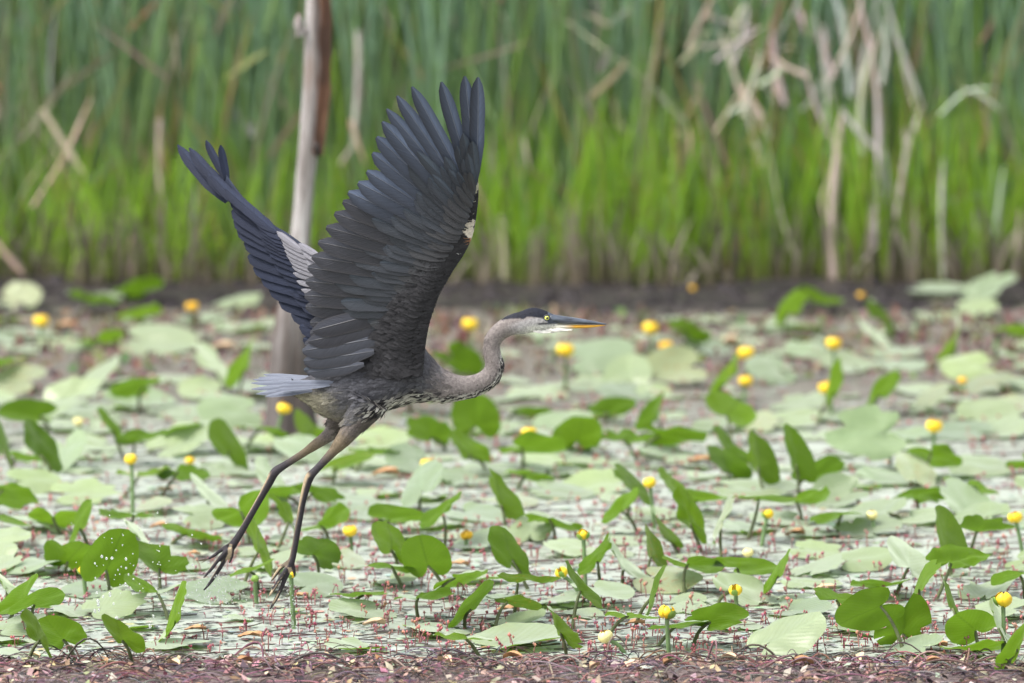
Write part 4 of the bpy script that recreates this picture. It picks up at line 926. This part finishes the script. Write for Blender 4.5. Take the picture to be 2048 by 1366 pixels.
for i in range(1500):                                          # thin floating stems
    px, py = R(-60, 2110), 700 + 625 * R(0, 1) ** 0.6; g = G(px, py, .003); a0 = R(-.7, .7); L = R(.03, .14); d = Vector((math.cos(a0), math.sin(a0), 0)); e = Vector((-d.y, d.x, 0)) * R(-.3, .3)
    tv, tf = tube(bez(g, g + d * L * .5 + e * L, g + d * L + Vector((0, 0, R(0, .006))), 4), R(.0009, .0018), 3, False)
    acc.add(tv, tf, random.choice(((0.06, 0.045, 0.045), (0.12, 0.05, 0.05), (0.09, 0.08, 0.06))))
tag(acc.obj('pond_scum', M_SCRAP), 'film of duckweed scraps and thin floating stems on the water', 'pond scum', kind='stuff')
M_DEAD = simple('dead_leaf', (0.42, 0.24, 0.12), 0.7, 0.4, 30)
M_DEADP = simple('pale_dead_leaf', (0.58, 0.42, 0.27), 0.7, 0.3, 30)
for i, (x, y, wd, ht) in enumerate([(444, 697, 46, 20), (1455, 690, 40, 34), (770, 950, 52, 24), (325, 985, 40, 14), (318, 1056, 38, 18), (915, 1132, 46, 14), (1015, 1222, 44, 12), (748, 1250, 46, 20), (600, 1196, 34, 14), (1590, 1070, 40, 20), (385, 1112, 30, 12), (1650, 1180, 44, 16), (1700, 1215, 50, 18), (1400, 925, 50, 20), (1270, 1250, 40, 16), (130, 655, 50, 18), (500, 1275, 50, 16), (390, 1262, 44, 14), (1860, 1295, 70, 18), (740, 780, 40, 14)]):
    g = G(x, y + ht * .3); s = pxm_at(g); L = wd / s; v = []; f = []; a0 = R(-.5, .5)
    for k in range(9):
        q = k / 8; w_ = L * .42 * math.sin(math.pi * (0.06 + .9 * q)) ** .8
        for j in range(5):
            u = (j / 4 - .5) * 2; z = 0.006 + ht / s * (0.55 * abs(u) ** 1.5 * (0.5 + q) * .7 + .25 * math.sin(q * 3)) + .004 * mnoise.noise(Vector((q * 4, u * 3, i)))
            v.append(g + Vector(((q - .5) * L, u * w_, max(.004, z)))); 
    for k in range(8):
        for j in range(4): a = k * 5 + j; f.append((a, a + 1, a + 6, a + 5))
    o = obj('dead_leaf', v, f, M_DEADP if i in (0, 1, 3, 7, 11) else M_DEAD, None, g); 
    near = sorted((math.hypot(x - a, y - q), k) for k, (a, q, *_) in enumerate(FLOWERS))[0]
    at = 'near the twig mat' if y > 1235 else ('off the mud bank' if y < 710 else ('near a yellow flower' if near[0] < 130 else 'between lily leaves'))
    tag(o, ('pale tan' if i in (0, 1, 3, 7, 11) else 'curled rusty brown') + f' dead leaf floating {at}', 'dead leaf', 'dead leaves on the water')

# ------------------------------------------------------------------ twig mat along the near edge
M_TWIG = col_mat('twig_litter', 0.75, 0, 0.25, 0.3, 90)
TWC = [(0.125, 0.078, 0.078), (0.21, 0.115, 0.112), (0.08, 0.06, 0.06), (0.26, 0.17, 0.165), (0.21, 0.17, 0.155), (0.04, 0.032, 0.032)]
def mat_h(x, y): return 0.004 + 0.022 * max(0, min(1, (Y_SHORE + 0.05 + .07 * mnoise.noise(Vector((x * 3.1, 0, 4))) - y) / .3)) * (1 + .5 * mnoise.noise(Vector((x * 6, y * 5, 1))))
m, t, b = mat_new('litter_bed'); tc = nd(t, 'TexCoord').outputs['Object']; n1 = noise_n(t, 60, 5, tc, .7)
t.links.new(ramp(t, n1, [(0.34, (0.025, 0.019, 0.02)), (0.5, (0.10, 0.068, 0.066)), (0.68, (0.27, 0.21, 0.19))]), b.inputs['Base Color']); b.inputs['Roughness'].default_value = .9; bump(t, b, n1, .8, .01)
grid_sheet('litter_bank', -1.6, 1.6, Y_SHORE - 1.3, Y_SHORE + .12, 120, 50, lambda x, y: mat_h(x, y) - .006 - (.03 if y > Y_SHORE + .1 else 0), m)
acc = Acc()
def twig(acc, x, y, L, r, c, rise):
    a0 = R(0, 6.28) if R(0, 1) < .5 else R(-.5, .5) + random.choice((0, math.pi)); d = Vector((math.cos(a0), math.sin(a0), 0)); p = Vector((x, y, mat_h(x, y) - .004)); e = Vector((-d.y, d.x, 0)) * R(-.5, .5) * L
    q = p + d * L; q.z = mat_h(q.x, q.y) + R(-.006, .01)
    tv, tf = tube(bez(p, (p + q) / 2 + e + Vector((0, 0, rise)), q, 7), [r, r, r, r * .9, r * .9, r * .8, r * .7, r * .5], 4, False); acc.add(tv, tf, c)
for i in range(2600):
    x = R(-1.35, 1.35); y = Y_SHORE + .06 - 1.0 * R(0, 1) ** 1.3
    twig(acc, x, y, R(.02, .13), R(.0007, .0019), tuple(k * R(.7, 1.3) for k in random.choice(TWC)), R(0, .03) if R(0, 1) < .75 else R(.02, .06))
for i in range(2200):                                          # chips and torn leaf bits
    x = R(-1.35, 1.35); y = Y_SHORE + .04 - 1.0 * R(0, 1) ** 1.2; p = Vector((x, y, mat_h(x, y) + R(0, .006))); r = R(.003, .016)
    c = random.choice(((0.48, 0.40, 0.31), (0.42, 0.36, 0.28), (0.34, 0.25, 0.20), (0.18, 0.11, 0.10), (0.10, 0.075, 0.075), (0.30, 0.19, 0.16), (0.05, 0.04, 0.04))); c = tuple(k * R(.7, 1.2) for k in c)
    u = Vector((R(-1, 1), R(-1, 1), R(-.5, .5))).normalized(); w_ = u.cross(Vector((R(-.4, .4), R(-.8, .2), 1))).normalized()
    acc.add([p + u * r + Vector((0, 0, r * .5)), p + w_ * r * .7, p - u * r, p - w_ * r * .6 + Vector((0, 0, r * .3))], [(0, 1, 2, 3)], c)
tag(acc.obj('twig_litter', M_TWIG), 'tangled mat of reddish twigs and leaf scraps at the near edge', 'twigs', kind='stuff')
for i in range(46):
    x = -1.15 + 2.3 * (i + R(0, .8)) / 46; y = Y_SHORE + R(-.25, .07); a = Acc(); kind = i % 3
    if kind < 2:
        L = R(.06, .16); r = R(.0018, .003); c = random.choice(TWC[:4]); rs = R(.03, .11); twig(a, x, y, L, r, tuple(k * R(.8, 1.2) for k in c), rs)
        lab = ('long ' if L > .11 else 'short ') + ('pinkish' if c[0] > .25 else 'dark') + ' twig ' + ('arching high' if rs > .07 else 'curving low') + ' out of the twig mat'
        tag(a.obj('twig', M_TWIG, None, (x, y, 0)), lab, 'twig', 'loose twigs on the litter')
    else:
        g = Vector((x, y, mat_h(x, y))); s = R(.012, .024); v = []; f = []; an = R(0, 6.28)
        for k in range(7):
            q = k / 6
            for j in range(4):
                u = (j / 3 - .5) * 2; w_ = s * .6 * math.sin(math.pi * (.08 + .88 * q)); px_, py_ = (q - .5) * 2 * s, u * w_
                v.append(g + Vector((px_ * math.cos(an) - py_ * math.sin(an), px_ * math.sin(an) + py_ * math.cos(an), .004 + s * .5 * u * u + s * .4 * math.sin(q * 3.1))))
        for k in range(6):
            for j in range(3): b_ = k * 4 + j; f.append((b_, b_ + 1, b_ + 5, b_ + 4))
        mm = (M_DEADP, M_DEAD)[i % 2]; tag(obj('litter_leaf', v, f, mm, None, (x, y, 0)), ('pale tan' if mm is M_DEADP else 'rusty brown') + ' curled dead leaf lying in the twig mat', 'dead leaf', 'curled leaves in the litter')

# ------------------------------------------------------------------ cattails
M_REED = col_mat('cattail_leaf', 0.45, 0.5, 0.35, 0.18, 14, (1, 1, 0.1))
M_DRY = col_mat('dry_reed', 0.75, 0.1, 0.2, 0.25, 18, (1, 1, 0.1))
def reed_col(kind, z):
    if kind == 'blue': lo, hi = (0.21, 0.32, 0.12), (0.235, 0.365, 0.25)
    elif kind == 'green': lo, hi = (0.23, 0.35, 0.06), (0.235, 0.365, 0.16)
    elif kind == 'lime': lo, hi = (0.25, 0.37, 0.045), (0.25, 0.43, 0.04)
    elif kind == 'yellow': lo, hi = (0.26, 0.22, 0.09), (0.36, 0.28, 0.11)
    else: lo, hi = (0.30, 0.24, 0.17), (0.44, 0.39, 0.31)
    return lo, hi
def reed_blade(acc, at, h, wd, lean, kind, n=6, br=1.0, nod=0.0):
    lx, ly = lean; pts_ = []; wds = []; cs = []; lo, hi = reed_col(kind, h); a = R(-.9, .9); sd = Vector((math.cos(a), math.sin(a), 0)); tw = R(-.8, .8); sides = []
    for i in range(n + 1):
        q = i / n; zz = h * q - nod * h * q ** 4; pts_.append(at + Vector((lx * q ** 1.8, ly * q ** 1.8, zz)))
        wds.append(wd * (0.85 + .15 * q if q < .6 else max(.04, 1 - ((q - .6) / .4) ** 1.6))); an = a + tw * q; sides.append(Vector((math.cos(an), math.sin(an), 0)))
        k = min(1, q * 1.5); cb = tuple((lo[c] * (1 - k) + hi[c] * k) * br for c in range(3))
        if at.z + zz < 0.10 and kind != 'dry': kk = (0.10 - zz) / .10; cb = tuple(cb[c] * (1 - .5 * kk) + (0.30, 0.24, 0.15)[c] * .5 * kk for c in range(3))
        cs += [cb, cb]
    v, f = ribbon(pts_, wds, sides); acc.add(v, f, cs)
HW = 1.75
def edge(x): return 0.14 * mnoise.noise(Vector((x * 1.6, 0, 11))) + 0.10 * mnoise.noise(Vector((x * 5.5, 0, 12)))
acc = Acc()
for i in range(9000):
    y = Y_REED + 0.12 + 3.0 * R(0, 1) ** 2.3; x = R(-1, 1) * (HW + (y - Y_REED) * .06); u = R(0, 1)
    pz = mnoise.noise(Vector((x * 1.1, y * .6, 2)))
    kind = 'blue' if u < .46 + .25 * pz else ('green' if u < .76 else ('yellow' if u < .84 else ('dry' if u < .94 else 'lime')))
    h = R(1.15, 1.5) if kind in ('blue', 'green') else R(.3, 1.3)
    reed_blade(acc, Vector((x, y, mud_z(x, y) - .01)), h, R(.006, .012), (R(-.26, .26), R(-.15, .15)), kind, 6, R(.9, 1.4), R(0, .12))
for i in range(5600):                                          # young shoots along the front edge
    x = R(-HW, HW); dens = 0.55 + .5 * mnoise.noise(Vector((x * 1.3, 0, 7))) + (.35 if x > -.05 else 0)
    if R(0, 1) > dens: continue
    y = Y_REED - .04 + edge(x) + 1.0 * R(0, 1) ** 1.6; h = R(.12, .52) * (1.15 if x > -.05 else .9)
    reed_blade(acc, Vector((x, y, mud_z(x, y) - .01)), h, R(.005, .010), (R(-.12, .12), R(-.08, .06)), 'lime' if R(0, 1) < .8 else ('green' if R(0, 1) < .6 else 'yellow'), 4, R(.9, 1.4))
for i in range(2600):                                           # bent and broken dry pieces caught in the bed
    x = R(-HW, HW); y = Y_REED + R(.05, 1.2); z0 = R(.1, 1.25); a_ = random.gauss(0, .7); L_ = R(.04, .28); d_ = Vector((math.sin(a_), R(-.2, .2), math.cos(a_))); c_ = random.choice(((0.42, 0.34, 0.24), (0.48, 0.42, 0.33), (0.40, 0.30, 0.14), (0.36, 0.35, 0.18), (0.46, 0.45, 0.40)))
    p_ = Vector((x, y, z0)); w_ = R(.006, .018); v, f = ribbon(bez(p_, p_ + d_ * L_ * .5 + Vector((R(-.03, .03), 0, 0)), p_ + d_ * L_, 4), [w_ * .6, w_, w_, w_ * .8, w_ * .2], Vector((math.cos(a_), R(-.5, .5), -math.sin(a_))).normalized()); acc.add(v, f, tuple(k * R(.7, 1.15) for k in c_))
for i in range(1100):                                          # stubble of dead bases
    x = R(-HW, HW); y = Y_REED + edge(x) + R(-.16, .5); reed_blade(acc, Vector((x, y, mud_z(x, y) - .01)), R(.05, .28), R(.008, .018), (R(-.08, .08), R(-.05, .05)), 'dry', 3, R(.25, .95))
tag(acc.obj('cattail_bed', M_REED), 'dense blurred bed of green cattails filling the far bank', 'cattails', kind='stuff')

def nth_phrase(x):
    px = to_px((x, Y_REED, .3))[0]
    if px < 500: return 'beyond the far wing'
    if px < 760: return 'behind the dead trunk'
    if px < 1000: return 'behind the raised near wing'
    if px < 1280: return "above the heron's bill"
    if px < 1620: return 'over the bright young shoots'
    return 'among the broken pale stalks'
for i in range(64):                                            # front plants one can tell apart
    x = -1.62 + 3.24 * (i + R(0, .9)) / 64; y = Y_REED + R(.08, .6); z = mud_z(x, y) - .01; o = empty('cattail', (x, y, z)); kind = random.choice(('blue', 'green', 'green', 'lime')); n = random.randint(4, 6); hh = R(.7, 1.45) if kind != 'lime' else R(.45, .9)
    for k in range(n):
        a = Acc(); reed_blade(a, Vector((x + R(-.012, .012), y + R(-.012, .012), z)), hh * R(.72, 1.05), R(.012, .019), (R(-.2, .2), R(-.1, .1)), kind, 8, R(.8, 1.2), R(0, .1)); a.obj('leaf', M_REED, o)
    sp = ''
    tone = {'blue': 'blue-green', 'green': 'green', 'lime': 'yellow-green'}[kind]
    if i % 9 == 4:
        top = Vector((x + R(-.05, .05), y, z + hh * .8)); v, f = tube([Vector((x, y, z)), top], [.004, .003], 6); obj('stem', v, f, M_STALKF, o)
        v, f = tube([top, top + Vector((0, 0, .01)), top + Vector((0, 0, .10)), top + Vector((0, 0, .11)), top + Vector((0, 0, .17))], [.003, .011, .011, .003, .002], 8); obj('seed_head', v, f, simple('cattail_head', (0.16, 0.075, 0.03), .9), o); sp = ' with brown seed head'
    tag(o, f'{"tall" if hh > 1.2 else ("short" if hh < .75 else "mid-height")} {tone} cattail{sp} {nth_phrase(x)}', 'cattail', 'cattails at the edge of the reed bed')

DRY = [([(1668, 556), (1664, 440), (1672, 330), (1684, 225)], 26, .05), ([(1668, 520), (1648, 430), (1644, 395), (1660, 350)], 8, .03), ([(1740, 556), (1752, 420), (1758, 300), (1754, 160)], 19, .1), ([(1776, 556), (1796, 400), (1812, 300), (1808, 255)], 14, .08), ([(1700, 190), (1690, 60), (1660, -30)], 20, .3),
       ([(1705, 200), (1745, 40), (1760, -30)], 14, .35), ([(1760, 260), (1745, 120), (1722, 20), (1715, -40)], 16, .3), ([(1840, 200), (1800, 90), (1766, -20)], 13, .25), ([(1885, 556), (1882, 420), (1886, 316)], 12, .05), ([(1990, 470), (2008, 330)], 17, .1), ([(1525, 330), (1470, 150), (1440, 60)], 13, .3),
       ([(1430, 265), (1490, 170)], 10, .3), ([(1540, 90), (1590, 20), (1600, -20)], 12, .4), ([(1405, 30), (1460, 45), (1520, 60)], 18, .4), ([(1440, 80), (1420, 10), (1410, -40)], 16, .45), ([(1555, 190), (1545, 60), (1530, -30)], 22, .4), ([(1570, 210), (1550, 120), (1545, 60)], 18, .35), ([(1400, 95), (1470, 85), (1540, 80)], 9, .35),
       ([(1600, 20), (1610, 70)], 14, .4), ([(84, 218), (125, 285), (172, 356)], 19, .1), ([(66, 412), (130, 310), (182, 195)], 12, .2), ([(-10, 480), (20, 520), (48, 552)], 15, .0), ([(320, 238), (318, 340), (330, 450)], 15, .2), ([(716, 62), (716, 160), (706, 300)], 18, .3), ([(700, 240), (730, 330)], 12, .3), ([(680, 330), (712, 280)], 10, .35),
       ([(1010, 560), (1008, 470), (1000, 430)], 20, .0), ([(1085, 540), (1082, 440)], 14, .05), ([(1300, 330), (1302, 150)], 9, .4), ([(1045, 275), (1060, 340)], 12, .1), ([(1380, 255), (1380, 320)], 12, .1), ([(1600, 540), (1560, 420), (1540, 300)], 8, .1), ([(1925, 180), (1960, 190), (2000, 220)], 12, .2), ([(1880, 230), (1930, 185), (1990, 176)], 10, .2),
       ([(265, 548), (262, 470)], 22, .0), ([(385, 520), (392, 370)], 14, .15), ([(345, 60), (358, 150)], 12, .4), ([(1960, 556), (1950, 420)], 14, .1), ([(2030, 560), (2040, 420)], 16, .1), ([(1820, 540), (1835, 380)], 13, .15), ([(1700, 556), (1760, 480)], 8, .05), ([(1310, 470), (1290, 330)], 10, .3), ([(940, 350), (1000, 480)], 9, .2), ([(1130, 40), (1290, 160)], 9, .4), ([(540, 540), (528, 430)], 12, .2)]
for i in range(44):                                            # the pale tangle
    if i < 24:
        cx, cy = random.gauss(1490, 75), random.gauss(95, 80); a_ = random.gauss(math.pi / 2, .9); l_ = R(50, 150)
    else:
        cx, cy = R(1630, 1850), R(60, 420); a_ = random.gauss(math.pi / 2, .22); l_ = R(90, 260)
    dx, dy = math.cos(a_) * l_ / 2, math.sin(a_) * l_ / 2; y1 = min(556, cy + dy)
    DRY.append(([(cx - dx, y1), (cx + R(-12, 12), cy), (cx + dx, cy - dy)], R(7, 17), R(.05, .6)))
for i, (pl, wd, dep) in enumerate(DRY):
    y = Y_REED - .05 + dep * .35; ps = smooth_pts([P(a, q, y) for a, q in pl], 5); s = pxm_at(ps[0]); n = len(ps); a = Acc()
    ang = R(-.35, .35); wv = [wd / s * .8 * (0.75 + .3 * mnoise.noise(Vector((k * .4, i, 0)))) * (1 if k < n - 3 else (n - k) / 4) for k in range(n)]
    ax = (ps[-1] - ps[0]).normalized(); sd = Vector((ax.z, 0, -ax.x)); sd = (sd * math.cos(ang) + Vector((0, 1, 0)) * math.sin(ang)).normalized()
    v = []; f = []
    for k, p in enumerate(ps):                               # dry blades are folded along the middle
        v += [p - sd * wv[k] / 2, p + Vector((0, -wv[k] * .25, 0)), p + sd * wv[k] / 2, p + Vector((0, wv[k] * .1, 0))]
    for k in range(n - 1):
        for j in range(4): q = k * 4 + j; e = k * 4 + (j + 1) % 4; f.append((q, e, e + 4, q + 4))
    f += [(3, 2, 1, 0), tuple(range(4 * n - 4, 4 * n))]
    c = (0.60, 0.545, 0.49) if pl[0][0] > 1380 else ((0.52, 0.47, 0.38) if i % 2 else (0.52, 0.40, 0.29)); c = tuple(k * R(.8, 1.1) for k in c)
    o = obj('dry_reed', v, f, M_DRY, None, tuple(ps[0]), col=[c] * len(v), smooth=False)
    sl_ = abs(ax.x); tilt = 'upright' if sl_ < .2 else ('leaning' if sl_ < .6 else 'fallen crosswise')
    tone = 'pale grey' if pl[0][0] > 1380 else ('straw-coloured' if i % 2 else 'tan')
    tag(o, f'{"broad" if wd > 15 else ("thin" if wd < 10 else "narrow")} {"long" if (ps[-1] - ps[0]).length > .22 else "short"} {tone} dry reed blade {tilt} {nth_phrase(ps[0].x)}', 'dry reed', 'dead reed blades in the cattails')
# weeds and clods on the mud bank
M_CLOD = simple('mud_clod', (0.026, 0.021, 0.023), .7, .5, 20)
acc = Acc()
for i in range(520):
    x = R(-1.6, 1.6); y = R(Y_MUD - .1, Y_REED + .1); r = R(.006, .024); v, f = blob(Vector((x, y, mud_z(x, y))), r, 8, 5, (1.3, 1, .6), .6); acc.add(v, f)
tag(acc.obj('mud_clods', M_CLOD), 'lumps of dark wet mud along the far bank', 'mud', kind='stuff')

# ------------------------------------------------------------------ splash
m, t, b = mat_new('water_drop'); b.inputs['Transmission Weight'].default_value = 0.82; b.inputs['Roughness'].default_value = 0.03; b.inputs['IOR'].default_value = 1.33
n1 = noise_n(t, 3, 2, nd(t, 'TexCoord').outputs['Object']); t.links.new(ramp(t, n1, [(0, (.93, .96, .97)), (1, (1, 1, 1))]), b.inputs['Base Color']); M_DROP = m
big = [(204, 1113, 6), (213, 1117, 5), (224, 1116, 6), (252, 1118, 7), (245, 1090, 4), (190, 1127, 4), (252, 1136, 5), (257, 1149, 5), (251, 1168, 6), (191, 1156, 5), (194, 1185, 6), (207, 1193, 5), (220, 1189, 8), (196, 1203, 8), (197, 1210, 8), (227, 1207, 5), (190, 1222, 8), (198, 1220, 6), (233, 1236, 9), (257, 1253, 7), (300, 1252, 8), (307, 1232, 6), (149, 1262, 9), (147, 1278, 8), (170, 1300, 8), (198, 1326, 9), (313, 1177, 5), (332, 1187, 5), (341, 1214, 5), (358, 1226, 4), (385, 1130, 4), (384, 1070, 4), (315, 1025, 4), (332, 1045, 4), (402, 1087, 4), (320, 1092, 4), (299, 1086, 4), (345, 1156, 4), (366, 1186, 4), (221, 1291, 7), (267, 1158, 4), (236, 1140, 4)]
for px, py, dm in big:
    c = P(px, py, R(-.12, .12)); v, f = blob(c, dm * .43 / PXM, 10, 7, (R(.75, 1.1), 1, R(.9, 1.4)), .5); o = obj('water_drop', v, f, M_DROP, None, tuple(c))
    g_ = 'beside the large upright lily leaf' if px < 280 else "between the far foot and the leaves"
    tag(o, ('large ' if dm > 6 else 'small ') + 'clear water drop flying ' + g_, 'water drop', 'splashed water drops')
acc = Acc()
for i in range(420):
    u = R(0, 1)
    if u < .6: px, py, s = random.gauss(432, 26), random.gauss(1182, 24), R(.5, 1.5)
    elif u < .85: px, py, s = random.gauss(581, 7), R(1165, 1262), R(.7, 1.6)
    else: px, py, s = random.gauss(260, 60), random.gauss(1150, 60), R(.8, 1.6)
    v, f = blob(P(px, py, R(-.05, .08)), s / PXM, 6, 4); acc.add(v, f)
tag(acc.obj('water_spray', M_DROP), "fine water spray under the heron's lifted feet", 'spray', kind='stuff')
